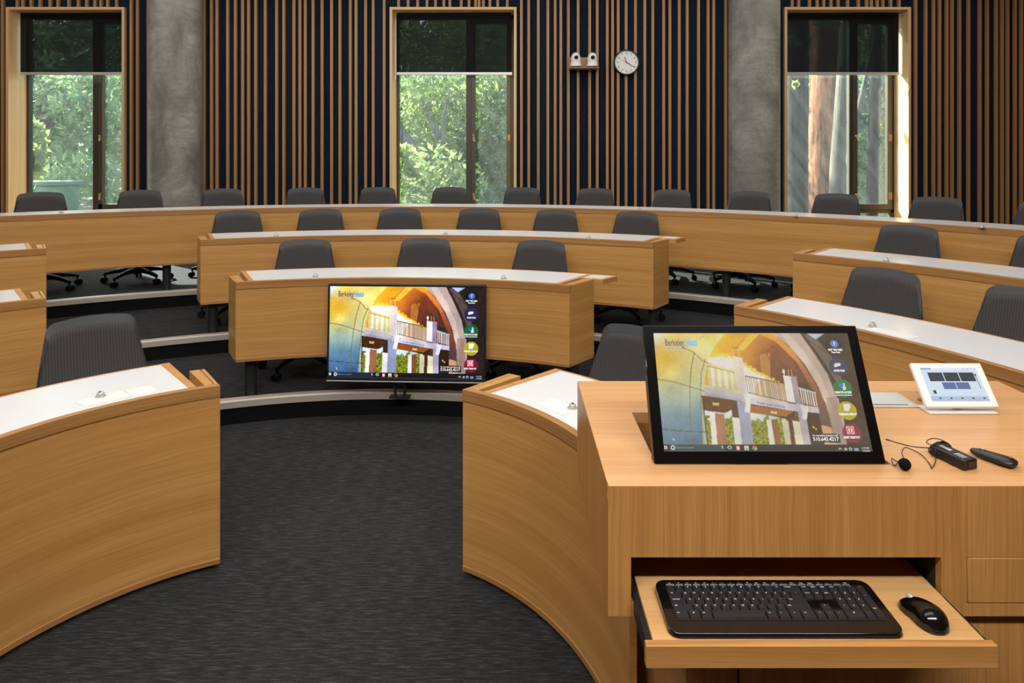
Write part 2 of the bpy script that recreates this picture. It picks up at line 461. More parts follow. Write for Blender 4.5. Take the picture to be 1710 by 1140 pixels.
# back wall: felt-covered wall with three openings
WZ0, WZ1 = .50, 3.60
OPEN = [(-6.60, -5.115), (-1.57, .026), (3.607, 5.195)]
mb = MB(); xs = XL-.2
for (a, b) in OPEN+[(XR+.2, None)]:
    mb.box(xs, a-(.0335 if b is not None else 0), WALLY, WALLY+.36, 0, ZC); xs = (b or 0)+.0335
for (a, b) in OPEN:
    mb.box(a-.0335, b+.0335, WALLY, WALLY+.36, 0, WZ0-.0335); mb.box(a-.0335, b+.0335, WALLY, WALLY+.36, WZ1+.0335, ZC)
wall = tag(mb.build('wall_back', FELT, merge=False), kind='structure')

def pxX(p, Y=SLATY): return (p-VX)*Y/F
S1 = [2, 217.5, 228, 246, 339, 352, 361, 379, 392, 404, 414, 426, 442, 461, 473, 490, 500, 509, 522, 537, 553, 567]
S2 = [584.3, 594, 610, 622.7, 641]
S3 = [870.7, 883, 899, 915, 927.3, 936.7, 949.3, 965.7, 985, 997.7, 1014.5, 1023.3, 1032.7, 1046, 1061.7, 1077.3, 1090.7, 1109, 1119.3, 1135]
S4 = [1148.3, 1167.3, 1183.3, 1192.7, 1213, 1302]
S5 = [1531, 1548, 1561, 1571, 1583, 1592, 1604.5, 1619.5, 1638.5, 1651, 1666, 1675.7, 1685, 1697.5, 1708, 1722, 1737, 1748, 1765, 1780]
sl = MB()
def slat(x, z0, z1): sl.box(x-.017, x+.017, SLATY+.015, WALLY, z0, z1, 'z', off=(rnd.random()*9, rnd.random()*9))
for p in S1+S2+S3+S4+S5: slat(pxX(p), .3, ZC)
H1 = [26.7, 36, 50, 65, 81.7, 95, 113, 129, 143, 156.7, 166.7, 178, 193]
H2 = [665, 681, 697, 712.7, 727, 741, 751, 770, 783, 794, 800, 807, 818, 831, 847]
H3 = [1324, 1335, 1353, 1366, 1377, 1389, 1401, 1417, 1435, 1448.7, 1456.7, 1466.7, 1476, 1489, 1503]
for p in H1+H2+H3: slat(pxX(p), WZ1+.034, ZC)
x = XL+.1
while x < -6.9: slat(x, .3, ZC); x += rnd.uniform(.09, .16)
sl.build('slat_cladding', OAK_SLAT, wall, merge=False)

# ------------------------------------------------------------------ windows and shades
MUL = [(-5.70, -5.575), (-.626, -.515), (4.585, 4.665)]
for i, (a, b) in enumerate(OPEN):
    w = empty('window_%d' % (i+1), ((a+b)/2, 9.25, WZ0)); tag(w, kind='structure')
    c = MB()
    c.box(a-.034, a, SLATY-.005, 9.30, WZ0, WZ1+.034, 'z'); c.box(b, b+.034, SLATY-.005, 9.30, WZ0, WZ1+.034, 'z')
    c.box(a, b, SLATY-.005, 9.30, WZ1, WZ1+.034, 'x'); c.box(a, b, SLATY-.02, 9.30, WZ0-.034, WZ0, 'x')
    c.build('window_casing', OAK_JAMB, w)
    m0, m1 = MUL[i]; fr = MB(); y0, y1 = 9.28, 9.36
    fr.box(a, a+.035, y0, y1, WZ0, WZ1); fr.box(b-.045, b, y0, y1, WZ0, WZ1)
    fr.box(a, b, y0, y1, WZ0, WZ0+.05); fr.box(a, b, y0, y1, WZ1-.06, WZ1)
    fr.box(m0, m1, y0, y1, WZ0, WZ1); fr.box(m1, b, y0, y1, .905, .95)
    fo = fr.build('window_frame', FRAME_M, w, bevel=.003)
    sa = MB()
    sa.box(m1-.035, m1+.02, y0-.025, y1-.03, .955, WZ1-.06); sa.box(b-.10, b-.045, y0-.02, y1-.03, .955, WZ1-.06)
    sa.box(m1-.035, b-.045, y0-.025, y1-.03, .955, 1.03); sa.box(m1-.035, b-.045, y0-.025, y1-.03, WZ1-.12, WZ1-.06)
    sash = sa.build('casement_sash', FRAME_M, w, bevel=.003)
    for zz in (1.93, 1.14):
        h = MB(); X = m1-.005
        h.box(X-.012, X+.012, y0-.045, y0-.02, zz-.05, zz+.05); h.cyl((X, y0-.04, zz+.02), (X+.02, y0-.085, zz-.05), .008)
        h.sphere((X, y0-.045, zz+.02), .016)
        h.build('sash_handle', BRASS, sash)
        h = MB(); X = b-.07; h.box(X-.02, X+.02, y0-.035, y0-.015, zz-.045, zz+.045); h.cyl((X, y0-.04, zz-.04), (X, y0-.04, zz+.04), .01)
        h.build('hinge', BRASS, sash)
    gm = MB(); gm.box(a+.035, m0, 9.315, 9.323, WZ0+.05, WZ1-.06); gm.box(m1, b-.045, 9.315, 9.323, WZ0+.05, .905); gm.box(m1+.02, b-.1, 9.307, 9.315, 1.03, WZ1-.12)
    gm.build('window_pane', GLASS, w, smooth=False)
SHL = ['black roller shade pulled partway down over the left window', 'black roller shade pulled partway down over the middle window', 'black roller shade pulled partway down over the right window']
for i, (a, b) in enumerate(OPEN):
    r = empty('roller_shade', ((a+b)/2, 9.12, WZ1)); tag(r, SHL[i], 'shade', 'roller shades on the back wall windows')
    MB().box(a+.035, b-.03, 9.118, 9.121, 2.80, WZ1-.01).build('shade_fabric', SHADE, r, smooth=False)
    MB().box(a+.03, b-.025, 9.108, 9.13, 2.765, 2.80).build('hem_bar', SILVER if i else SILVER, r, bevel=.003)
    k = MB(); k.cyl((a+.04, 9.15, WZ1-.035), (b-.04, 9.15, WZ1-.035), .03); k.build('roller_tube', BLACK, r)
    X = a+.015 if i < 2 else b-.012
    k = MB(); k.cyl((X, 9.12, 2.70), (X, 9.12, WZ1-.02), .005, n=6); k.cyl((X, 9.15, 2.70), (X, 9.15, WZ1-.02), .004, n=6); k.build('pull_chain', WHITE_PLASTIC, r)

# ------------------------------------------------------------------ concrete columns
for px, lab in ((293.5, 'round grey concrete column between the left window and the slatted wall'), (1259, 'round grey concrete column beside the right window')):
    X = (px-VX)*8.8/F; k = MB()
    k.lathe([(0, .44), (.318, .44), (.318, ZC), (0, ZC)], 48, None, (X, 8.8))
    c = k.build('concrete_column', CONC, origin=(X, 8.8, .44)); tag(c, lab, 'column', 'concrete columns at the back wall')

# ------------------------------------------------------------------ desks
def desk(row, AL, AR, label, ztop=None, depth=.445, flL=0, flR=0, endL=True, endR=True, ext=0, h=None, legs=(), domes=(), covers=(), wAR=None, fAR=None):
    """AL > AR in degrees (left end, right end); flare widens the ends outward (degrees)"""
    cx, cy, R = ROW[row]; zt = (TIER[row]+.74) if ztop is None else ztop
    h = FH if h is None else h
    wAR = AR if wAR is None else wAR
    def mk(AL, AR):
        def fn(u, t):
            kl = math.degrees(t*math.tan(ang(flL))/(R+t)); kr = math.degrees(t*math.tan(ang(flR))/(R+t))
            A = ang((AL+kl)*(1-u)+(AR-kr)*u)
            return (cx+(R+t)*math.cos(A), cy+(R+t)*math.sin(A))
        return fn
    fn = mk(AL, AR); L = ang(AL-AR)*R
    N = max(8, int(abs(AL-AR)/1.6)); full = [k/N for k in range(N+1)]
    def cut(a, b): return [a]+[u for u in full if a+1e-4 < u < b-1e-4]+[b]
    mid = fn(.5, .2); root = empty('curved_desk', (mid[0], mid[1], TIER[row])); tag(root, label, 'desk', 'curved lecture hall desks')
    e = .05/L                                                # thickness of the end blocks in u
    wr = (AL-wAR)/(AL-AR)                                    # right limit of the worktop in u
    uL = e*2.1 if endL else 0.0; uR = wr-e*2.1 if endR else wr
    MB().warp(fn, full, .0, .02, zt-h, zt-.045, L, voff=row*1.7).build('front_panel', OAK, root)
    MB().warp(fn, cut(0, wr), -.004, .026, zt-.045, zt+.002, L).build('front_edging', OAK_TRIM, root, bevel=.002)
    MB().warp(fn, full, -.004, .024, zt-h-.022, zt-h, L).build('bottom_edging', OAK_TRIM, root, bevel=.002)
    MB().warp(fn, cut(uL, uR), .026, depth-.012, zt-.03, zt-.001, L).build('worktop', WHITE_TOP, root)
    back = MB().warp(fn, cut(uL, uR), depth-.012, depth, zt-.032, zt, L)
    if ext: back.warp(fn, [uR, uR+(ext+.05*2.1)/L], .275, depth, zt-.032, zt, L)
    back.build('back_edging', OAK_EDGE, root, bevel=.001)
    if ext: MB().warp(fn, [uR+.03/L, uR+(ext-.02+.05*2.1)/L], .30, depth-.02, zt-.001, zt+.001, L).build('worktop_extension', WHITE_TOP, root)
    if endL:
        MB().warp(fn, [e*1.6, e*2.15], .026, depth, zt-.032, zt+.001, L).build('side_edging', OAK_EDGE, root, bevel=.001)
        k = MB().warp(fn, [0, e*.25], .02, .27, zt-h, zt, .3); k.warp(fn, [e*.32, e], .026, .27, zt-h+.01, zt, .3)
        k.warp(fn, [0, e], .02, .27, zt-h-.022, zt-h, .3)
        k.build('end_panel', OAK, root, bevel=.0015)
        MB().warp(fn, [e*.2, e*1.7], .022, .27, zt-.075, zt-.045, L).build('cable_ledge', OAK_EDGE, root)
    if endR:
        MB().warp(fn, [wr-e*2.15, wr-e*1.6], .026, depth, zt-.032, zt+.001, L).build('side_edging', OAK_EDGE, root, bevel=.001)
        k = MB().warp(fn, [1-e*.25, 1], .02, .27, zt-h, zt, .3); k.warp(fn, [1-e, 1-e*.32], .026, .27, zt-h+.01, zt, .3)
        k.warp(fn, [1-e, 1], .02, .27, zt-h-.022, zt-h, .3)
        k.build('end_panel', OAK, root, bevel=.0015)
        MB().warp(fn, [1-e*1.7, 1-e*.2], .022, .27, zt-.075, zt-.045, L).build('cable_ledge', OAK_EDGE, root)
    # closing board behind, black support under
    MB().warp(fn, cut(max(uL, .001), min(uR, wr-.001)), .06, .09, zt-.12, zt-.033, L).build('support_rail', BLACK_METAL, root)
    if covers:
        for (A0, A1, t0, t1) in covers:
            f2 = mk(AL, AR); a0 = (AL-A0)/(AL-AR); a1 = (AL-A1)/(AL-AR)
            MB().warp(f2, [a0, (a0+a1)/2, a1], t0, t1, zt-.0005, zt+.0008, L).build('power_cover', OFFWHITE, root)
    for A, t in legs:
        x, y = cx+(R+t)*math.cos(ang(A)), cy+(R+t)*math.sin(ang(A))
        k = MB().cyl((x, y, TIER[row]+.002), (x, y, zt-.034), .036, n=20); k.build('leg', BLACK_METAL, root)
    for px, py in domes:
        x, y, _ = onz(px, py, zt)
        k = MB(); k.lathe([(0, 0), (.020, 0), (.020, .002), (.014, .003)], 20, Matrix.Translation((x, y, zt+.0012)))
        k.lathe([(.0135, .002), (.014, .008), (.012, .014), (.008, .0185), (.003, .0195), (0, .017)], 20, Matrix.Translation((x, y, zt+.0012)))
        k.build('dome_outlet', DOME, root)
        MB().lathe([(0, 0), (.005, 0), (.005, .002), (0, .002)], 10, Matrix.Translation((x, y-.004, zt+.0190))).build('dome_cap', BLACK, root)
    return root, fn
def Apx(row, px, py, z=None):
    cx, cy, R = ROW[row]; x, y, _ = onz(px, py, (TIER[row]+.74) if z is None else z)
    return math.degrees(math.atan2(y-cy, x-cx))
def Apt(row, px, R=None, dz=0):                                  # where the ray through column px meets the row's circle
    cx, cy, R0 = ROW[row]; R = R or R0; a = (px-VX)/F
    A = a*a+1; B = -2*(a*cx+cy); C = cx*cx+cy*cy-R*R; Y = (-B+math.sqrt(B*B-4*A*C))/(2*A)
    return a*Y, Y, math.degrees(math.atan2(Y-cy, a*Y-cx))
a1L = Apt(1, 367.5)[2]; a1R = Apt(1, 773)[2]
desk(1, 184, a1L, 'curved oak desk with white top in the front row, left of the aisle', flR=-11, endL=False, h=.70,
     domes=[(168, 662)], covers=[(139.5, 131.5, .06, .15), (131.0, 126.5, .06, .15)])
desk(1, a1R, 1.0, 'curved oak desk with white top in the front row, running in behind the lectern', flL=-11, endR=False, h=.70, wAR=19.5,
     domes=[(956, 682)], covers=[(43, 35, .06, .15)])
a = Apt(2, 77.4)[2]
desk(2, 186, a, 'curved oak desk in the second row, cut by the left edge of the photo', endL=False, legs=[(a+4, .1), (160, .1)])
a = Apt(2, 393.5)[2]; b = Apt(2, 951.2)[2]
desk(2, a, b, 'short curved oak desk with white top directly behind the floor screen', flL=12, flR=14, ext=.05, legs=[(Apt(2, 419, ROW[2][2]+.1)[2], .1), (Apt(2, 957, ROW[2][2]+.1)[2], .1), ((a+b)/2, .1)],
     domes=[(527, 462), (841, 465)])
a = Apt(2, 1226)[2]
desk(2, a, -6, 'long curved oak desk with white top running behind the control tablet and monitor', endR=False, legs=[(a-4, .1), (20, .1)], domes=[(1457, 545)], covers=[(31.5, 27.5, .05, .12)])
a = Apt(3, 77.4)[2]
desk(3, 186, a, 'curved oak desk in the third row, cut by the left edge of the photo', endL=False, legs=[(a+3, .1), (165, .1)])
a = Apt(3, 334.6)[2]; b = Apt(3, 1091)[2]
desk(3, a, b, 'long curved oak desk with white top in the middle of the third row', flL=7, flR=9, ext=.05,
     legs=[(Apt(3, 355.5, ROW[3][2]+.1)[2], .1), (Apt(3, 1090, ROW[3][2]+.1)[2], .1), ((a+b)/2, .1)], domes=[(461, 394), (744, 391), (983, 397)])
a = Apt(3, 1324)[2]
desk(3, a, -6, 'curved oak desk with white top in the third row, right of the aisle', endR=False, legs=[(a-3, .1), (20, .1)], domes=[(1480, 436)])
desk(4, 184, -4, 'unbroken curved oak desk sweeping across the whole back row', endL=False, endR=False, depth=.44,
     legs=[(Apt(4, 278.5, ROW[4][2]+.1)[2], .1), (Apt(4, 1213, ROW[4][2]+.1)[2], .1), (Apt(4, 640, ROW[4][2]+.1)[2], .1), (Apt(4, 60, ROW[4][2]+.1)[2], .1), (20, .1)],
     domes=[(102, 355.5), (1067, 350), (1329, 361.5), (1640, 380.5)])

# ------------------------------------------------------------------ task chairs
def make_chair():
    root = empty('task_chair', (0, 0, 0), local=True)
    H0, H1 = .50, .879
    def outline(n, grow=0.0, top=0.0):
        pts = []; hw0, hw1 = .243+grow, .192+grow; zb, zt = H0-grow, H1-top+min(grow, 0)
        rc = .052; rb = .05
        # start bottom left, go round
        def arc(cx, cz, r, a0, a1, k=8): return [(cx+r*math.cos(ang(a0+(a1-a0)*i/k)), cz+r*math.sin(ang(a0+(a1-a0)*i/k))) for i in range(k+1)]
        P = arc(hw0-rb, zb+rb, rb, -90, 0)
        P += [(hw0+(hw1-hw0)*t, zb+rb+(zt-rc-zb-rb)*t) for t in (.2, .4, .6, .8)]
        P += arc(hw1-rc, zt-rc, rc, 0, 82)
        crown = [( (hw1-rc)*c, zt+.010*(1-c*c)) for c in (.8, .6, .4, .2, 0, -.2, -.4, -.6, -.8)]
        P += crown
        P += [(-x, z) for x, z in arc(hw1-rc, zt-rc, rc, 0, 82)][::-1]
        P += [(-(hw0+(hw1-hw0)*t), zb+rb+(zt-rc-zb-rb)*t) for t in (.8, .6, .4, .2)]
        P += [(-x, z) for x, z in arc(hw0-rb, zb+rb, rb, -90, 0)][::-1]
        return P
    def depth(x, z): return .24+.14*(z-H0)+.05*((z-H0)/.38)**3-.55*x*x+.03*math.sin((z-H0)*8)   # curved, leaning back (local +y is away from the desk)
    def patch(P, y_off, mb, rings=7, uvs=True):
        cx0, cz0 = 0, (H0+H1)/2
        prev = None
        for r in range(rings+1):
            k = 1-r/rings
            ring = [(cx0+(x-cx0)*k, cz0+(z-cz0)*k) for x, z in P] if r < rings else None
            if r == rings:
                for i in range(len(P)):
                    j = (i+1) % len(P); a, b = prev[i], prev[j]
                    mb.face([(a[0], depth(*a)+y_off, a[1]), (b[0], depth(*b)+y_off, b[1]), (cx0, depth(cx0, cz0)+y_off, cz0)], [a, b, (cx0, cz0)])
            elif prev is not None:
                for i in range(len(P)):
                    j = (i+1) % len(P); a, b, c, d = prev[i], prev[j], ring[j], ring[i]
                    mb.face([(q[0], depth(*q)+y_off, q[1]) for q in (a, b, c, d)], [a, b, c, d])
            prev = ring if ring else prev
    def rim(P, Q, y0, y1, mb):
        for i in range(len(P)):
            j = (i+1) % len(P)
            mb.face([(P[i][0], depth(*P[i])+y0, P[i][1]), (P[j][0], depth(*P[j])+y0, P[j][1]), (Q[j][0], depth(*Q[j])+y1, Q[j][1]), (Q[i][0], depth(*Q[i])+y1, Q[i][1])])
    n = 0
    Pf = outline(n, -.009, .040); P0 = outline(n, -.007, .034); Pa = outline(n, 0, .0); Pb = outline(n, -.006, -.0); Pc = outline(n, -.03, .012)
    mf = MB(); patch(Pf, -.004, mf); rim(Pf, P0, -.004, .004, mf)
    mf.build('backrest_panel', CHAIR_FAB, root, angle=60)
    ms = MB(); rim(P0, Pa, .003, .014, ms); rim(Pa, Pb, .014, .034, ms); rim(Pb, Pc, .034, .044, ms); patch(Pc, .044, ms, 4)
    ms.build('backrest_shell', SHELL, root, angle=60)
    # seat
    s = MB(); N = 28
    def sup(r, k): a = 2*PI*k/N; c, d = math.cos(a), math.sin(a); return (r*.245*abs(c)**.6*(1 if c > 0 else -1), r*.235*abs(d)**.6*(1 if d > 0 else -1))
    prof = [(0, .400), (.8, .400), (.98, .42), (1.0, .445), (.97, .463), (.85, .472), (0, .468)]
    for i in range(len(prof)-1):
        for k in range(N):
            a, b = sup(prof[i][0], k), sup(prof[i][0], k+1); c, d = sup(prof[i+1][0], k+1), sup(prof[i+1][0], k)
            q = [(a[0], a[1], prof[i][1]), (b[0], b[1], prof[i][1]), (c[0], c[1], prof[i+1][1]), (d[0], d[1], prof[i+1][1])]
            if prof[i][0] == 0: q = [q[0], q[2], q[3]]
            elif prof[i+1][0] == 0: q = q[:3]
            s.face(q)
    s.build('seat', SHELL, root, angle=60)
    k = MB(); k.box(-.09, .09, -.1, .12, .345, .402); k.tube([(0, .1, .37), (0, .24, .38), (0, .305, .44), (0, .315, .56)], .02, 8); k.build('tilt_mechanism', BLACK, root, bevel=.006)
    k = MB(); k.cyl((0, 0, .075), (0, 0, .20), .032, .030, 16); k.build('gas_column', BLACK, root)
    k = MB(); k.cyl((0, 0, .19), (0, 0, .35), .016, n=12); k.build('piston', CHROME, root)
    for j in range(5):
        a = 2*PI*j/5+.35; ca, sa = math.cos(a), math.sin(a)
        M = Matrix.Rotation(a, 4, 'Z')
        k = MB()
        pr = [(.02, .030, .145, .095), (.10, .024, .142, .100), (.20, .020, .125, .093), (.285, .016, .102, .076), (.305, .014, .096, .070)]
        for q in range(len(pr)-1):
            x0, w0, t0, b0 = pr[q]; x1, w1, t1, b1 = pr[q+1]
            V = [M@Vector(v) for v in ((x0, -w0, b0), (x0, w0, b0), (x0, w0*.7, t0), (x0, -w0*.7, t0), (x1, -w1, b1), (x1, w1, b1), (x1, w1*.7, t1), (x1, -w1*.7, t1))]
            for f in ((0, 1, 5, 4), (1, 2, 6, 5), (2, 3, 7, 6), (3, 0, 4, 7)): k.face([V[i] for i in f])
            if q == 0: k.face([V[i] for i in (3, 2, 1, 0)])
            if q == len(pr)-2: k.face([V[i] for i in (4, 5, 6, 7)])
        leg = k.build('base_leg', MATTE, root, bevel=.003)
        c = MB(); tn = Vector((-sa, ca, 0)); p = Vector((.295*ca, .295*sa, 0)); o2 = Vector((ca, sa, 0))*.008
        c.cyl(p+Vector((0, 0, .05)), p+Vector((0, 0, .082)), .008, n=8)
        for sgn in (-1, 1):
            c.cyl(p+o2+tn*sgn*.006+Vector((0, 0, .028)), p+o2+tn*sgn*.026+Vector((0, 0, .028)), .0275, n=14)
        c.box(p.x-.015, p.x+.015, p.y-.015, p.y+.015, .03, .056)
        leg['_local'] = 1
        c.build('caster', MATTE, leg)
    return root
chair0 = make_chair(); first = [True]
def put_chair(row, px, label, off=.62, jit=0, group=None, dz=0):
    """off: distance of the chair's seat centre behind the desk front; px: photo column of the backrest centre"""
    cx, cy, R = ROW[row]
    # the backrest stands ~.29 behind the seat centre
    bx, by, A = Apt(row, px, R+off+.28)
    sx, sy = cx+(R+off)*math.cos(ang(A)), cy+(R+off)*math.sin(ang(A))
    if first[0]: o = chair0; first[0] = False
    else: o = copy_tree(chair0)
    o.location = (sx, sy, TIER[row]+.001+dz); o.rotation_euler = (0, 0, ang(A-90+jit))
    tag(o, label, 'chair', group)
    return o
g4 = 'task chairs along the back row'; g3 = 'task chairs behind the middle third-row desk'; g2 = 'task chairs behind the short desk with the screen'
R4L = [(73, 'dark grey ribbed task chair in the back row, in front of the left window', 4), (231, 'dark grey ribbed task chair in the back row, between left window and left concrete column', -3),
 (374.5, 'dark grey ribbed back-row task chair just right of the left concrete column', 3), (511.5, 'dark grey ribbed back-row task chair, second to the right of the left column', 2),
 (629, 'dark grey ribbed back-row task chair at the left side of the middle window', -2), (750.5, 'dark grey ribbed task chair in the back row, squarely in front of the middle window', 0),
 (871, 'dark grey ribbed back-row task chair at the right side of the middle window', 0), (990, 'dark grey ribbed task chair in the back row, below the two wall cameras', -3),
 (1116, 'dark grey ribbed task chair in the back row, right of the wall clock', -5), (1248, 'dark grey ribbed task chair in the back row, in front of the right concrete column', -2),
 (1390, 'dark grey ribbed task chair in the back row, in front of the right window', -4), (1554, 'dark grey ribbed task chair in the back row, right of the right window', -6),
 (1740, 'dark grey task chair in the back row, barely showing at the right edge', -4)]
for px, lab, j in R4L: put_chair(4, px, lab, .66, j, g4)
R3L = [(400, 'dark grey ribbed task chair in the third row, leftmost behind its middle desk'), (537, 'dark grey ribbed task chair in the third row, second from left behind its middle desk'),
 (669, 'dark grey ribbed task chair in the third row, third from left behind its middle desk'), (799, 'dark grey ribbed task chair in the third row, third from right behind its middle desk'),
 (925, 'dark grey ribbed task chair in the third row, second from right behind its middle desk'), (1057, 'dark grey ribbed task chair in the third row, rightmost behind its middle desk')]
for (px, lab), j in zip(R3L, (3, 2, 2, 0, -2, -4)): put_chair(3, px, lab, .60, j, g3)
for px, lab, j in ((513, 'dark grey ribbed task chair above the left end of the floor screen', 3), (709, 'dark grey ribbed task chair directly above the floor screen', 0), (895, 'dark grey ribbed task chair up and right of the floor screen', -5)):
    put_chair(2, px, lab, .58, j, g2)
put_chair(3, 1510, 'dark grey ribbed task chair behind the right third-row desk, fully in view', .60, -2, 'task chairs behind the right third-row desk')
put_chair(3, 1752, 'dark grey ribbed task chair behind the right third-row desk, cut by the right edge', .60, 0, 'task chairs behind the right third-row desk')
put_chair(2, 1466, 'dark grey ribbed task chair above and right of the lectern monitor', .56, -2, 'task chairs behind the right second-row desk')
put_chair(2, 1702, 'dark grey ribbed task chair behind the white control tablet, cut by the right edge', .56, -2, 'task chairs behind the right second-row desk')
put_chair(1, 157, 'large near dark grey ribbed task chair behind the front left desk', .62, 0)
put_chair(1, 1052, 'dark grey task chair half hidden behind the lectern monitor', .46, 0)

# ------------------------------------------------------------------ text helper
def text_faces(body, size, mb, M, sx=1.0, align='CENTER', bold=0.0, depth=0.0, fit=None):
    cu = bpy.data.curves.new('t', 'FONT'); cu.body = body; cu.size = size; cu.align_x = align; cu.align_y = 'CENTER'
    cu.resolution_u = 2; cu.offset = bold; cu.extrude = depth
    ob = bpy.data.objects.new('t', cu); COL.objects.link(ob)
    me = bpy.data.meshes.new_from_object(ob)
    if fit:
        xs_ = [v.co.x for v in me.vertices]; sx = fit/(max(xs_)-min(xs_))
    for p in me.polygons:
        pts = [M @ Vector((me.vertices[i].co.x*sx, me.vertices[i].co.y, me.vertices[i].co.z)) for i in p.vertices]
        mb.face(pts)
    bpy.data.objects.remove(ob); bpy.data.curves.remove(cu); bpy.data.meshes.remove(me)

# ------------------------------------------------------------------ screen picture (drawn into a fine grid of coloured cells)
def paint(W_, H_):
    xx, yy = np.meshgrid((np.arange(W_)+.5)/W_*1490+90, (np.arange(H_)+.5)/H_*890+100)
    img = np.zeros((H_, W_, 3))
    def grad(stops, t):
        t = np.clip(t, 0, 1); out = np.zeros(t.shape+(3,))
        xs = [s[0] for s in stops]
        for c in range(3): out[..., c] = np.interp(t, xs, [s[1][c] for s in stops])
        return out
    def inside(P):
        r = np.zeros(xx.shape, bool); n = len(P)
        for i in range(n):
            x0, y0 = P[i]; x1, y1 = P[(i+1) % n]
            if y0 == y1: continue
            c = ((y0 > yy) != (y1 > yy)) & (xx < (x1-x0)*(yy-y0)/(y1-y0)+x0)
            r ^= c
        return r
    def poly(P, col, a=1.0):
        m_ = inside(P); img[m_] = img[m_]*(1-a)+np.array(col)*a; return m_
    def line(P, w, col, a=1.0):
        for (x0, y0), (x1, y1) in zip(P[:-1], P[1:]):
            dx, dy = x1-x0, y1-y0; L2 = dx*dx+dy*dy+1e-9
            t = np.clip(((xx-x0)*dx+(yy-y0)*dy)/L2, 0, 1)
            m_ = (xx-x0-t*dx)**2+(yy-y0-t*dy)**2 < w*w
            img[m_] = img[m_]*(1-a)+np.array(col)*a
    rs = np.random.RandomState(3)
    def noisy(s):
        g_ = rs.rand(int(H_/s)+3, int(W_/s)+3); yi = np.arange(H_)/s; xi = np.arange(W_)/s
        y0 = yi.astype(int); x0 = xi.astype(int); fy = (yi-y0)[:, None]; fx = (xi-x0)[None]
        return (g_[y0][:, x0]*(1-fy)*(1-fx)+g_[y0+1][:, x0]*fy*(1-fx)+g_[y0][:, x0+1]*(1-fy)*fx+g_[y0+1][:, x0+1]*fy*fx)
    # left wall of the arch
    base = grad([(0, (250, 215, 110)), (.25, (252, 205, 60)), (.42, (215, 205, 110)), (.6, (150, 175, 165)), (.8, (95, 135, 170)), (1, (60, 95, 135))], (yy-100)/890+.10*np.sin(xx/300))
    img[:] = base
    pale0 = np.exp(-(((xx-300)/170)**2+((yy-420)/190)**2))*.55; img[:] = img*(1-pale0[..., None])+np.array((232, 226, 160))*pale0[..., None]
    poly([(455, 330), (520, 210), (600, 105), (660, 105), (560, 215), (500, 320), (470, 400), (440, 560), (425, 940), (372, 940), (385, 750), (402, 560), (420, 420)], (226, 222, 190), .55)
    glow = np.exp(-(((xx-110)/70)**2+((yy-130)/110)**2)); img[:] = img*(1-glow[..., None])+np.array((215, 225, 245))*glow[..., None]
    hot = np.exp(-(((xx-160)/130)**2+((yy-290)/120)**2))*.7; img[:] = img*(1-hot[..., None])+np.array((255, 190, 30))*hot[..., None]
    pale = np.exp(-(((xx-420)/120)**2+((yy-240)/160)**2))*.75; img[:] = img*(1-pale[..., None])+np.array((236, 226, 170))*pale[..., None]
    # right part outside the arch: dark eaves
    poly([(1190, 90), (1600, 90), (1600, 1000), (1380, 1000), (1400, 600), (1340, 420), (1260, 260)], (38, 26, 24))
    poly([(1230, 100), (1330, 140), (1450, 330), (1470, 520), (1420, 500), (1380, 380), (1290, 220)], (92, 76, 68))
    poly([(1268, 105), (1400, 105), (1330, 150)], (170, 190, 235))
    line([(1235, 105), (1290, 210), (1360, 350), (1410, 480)], 6, (40, 28, 26)); line([(1270, 150), (1400, 260), (1460, 360)], 6, (70, 60, 60))
    # arch band (light stone)
    poly([(1000, 90), (1215, 90), (1300, 260), (1370, 420), (1410, 600), (1420, 760), (1400, 1000), (1300, 1000), (1330, 800), (1310, 640), (1240, 440), (1140, 240)], (186, 162, 158))
    poly([(1060, 90), (1120, 90), (1230, 260), (1310, 440), (1350, 620), (1350, 1000), (1310, 1000), (1330, 800), (1290, 560), (1200, 330)], (212, 190, 180))
    line([(1215, 90), (1300, 260), (1370, 420), (1405, 600)], 5, (60, 44, 44))
    poly([(1320, 600), (1400, 600), (1410, 1000), (1310, 1000)], (140, 110, 100), .6)
    # vault
    V = [(425, 700), (430, 540), (450, 420), (490, 300), (550, 200), (640, 105), (900, 105), (1010, 105), (1110, 200), (1210, 350), (1280, 520), (1310, 700)]
    mV = inside(V)
    vg = grad([(0, (252, 190, 40)), (.25, (230, 150, 30)), (.5, (190, 105, 35)), (.75, (120, 58, 34)), (1, (90, 44, 34))], (xx-560)/640+(yy-200)/900)
    img[mV] = vg[mV]
    poly([(820, 110), (900, 110), (760, 240), (700, 240)], (255, 205, 70), .8); poly([(560, 200), (640, 110), (820, 110), (700, 210)], (250, 180, 30), .6)
    poly([(880, 270), (960, 260), (930, 470), (870, 440)], (214, 140, 60), .7); poly([(960, 180), (1010, 300), (1150, 420), (1100, 260)], (120, 60, 36), .6)
    line([(930, 250), (1040, 180)], 4, (110, 60, 30)); line([(880, 270), (840, 400)], 3, (140, 80, 30)); line([(930, 260), (1000, 420)], 3, (110, 55, 30))
    rib = inside([(900, 105), (1010, 105), (1140, 240), (1240, 440), (1310, 640), (1320, 760), (1270, 760), (1240, 560), (1150, 330), (1020, 170)]); rg = grad([(0, (235, 150, 40)), (.5, (170, 90, 50)), (1, (95, 50, 45))], (yy-105)/600); img[rib] = rg[rib]
    # bright white sky glow along the foliage line
    jag = 22*(noisy(3)-.5)+14*(noisy(1.5)-.5)
    gl = (xx > 470) & (xx < 1030) & (yy > 285+jag+np.clip(xx-640, 0, 400)*.62) & (yy < 700) & mV
    img[gl] = (255, 250, 235)
    rim_ = (xx > 490) & (xx < 1030) & (yy > 262+jag+np.clip(xx-640, 0, 400)*.62) & (yy <= 290+jag+np.clip(xx-640, 0, 400)*.62) & mV
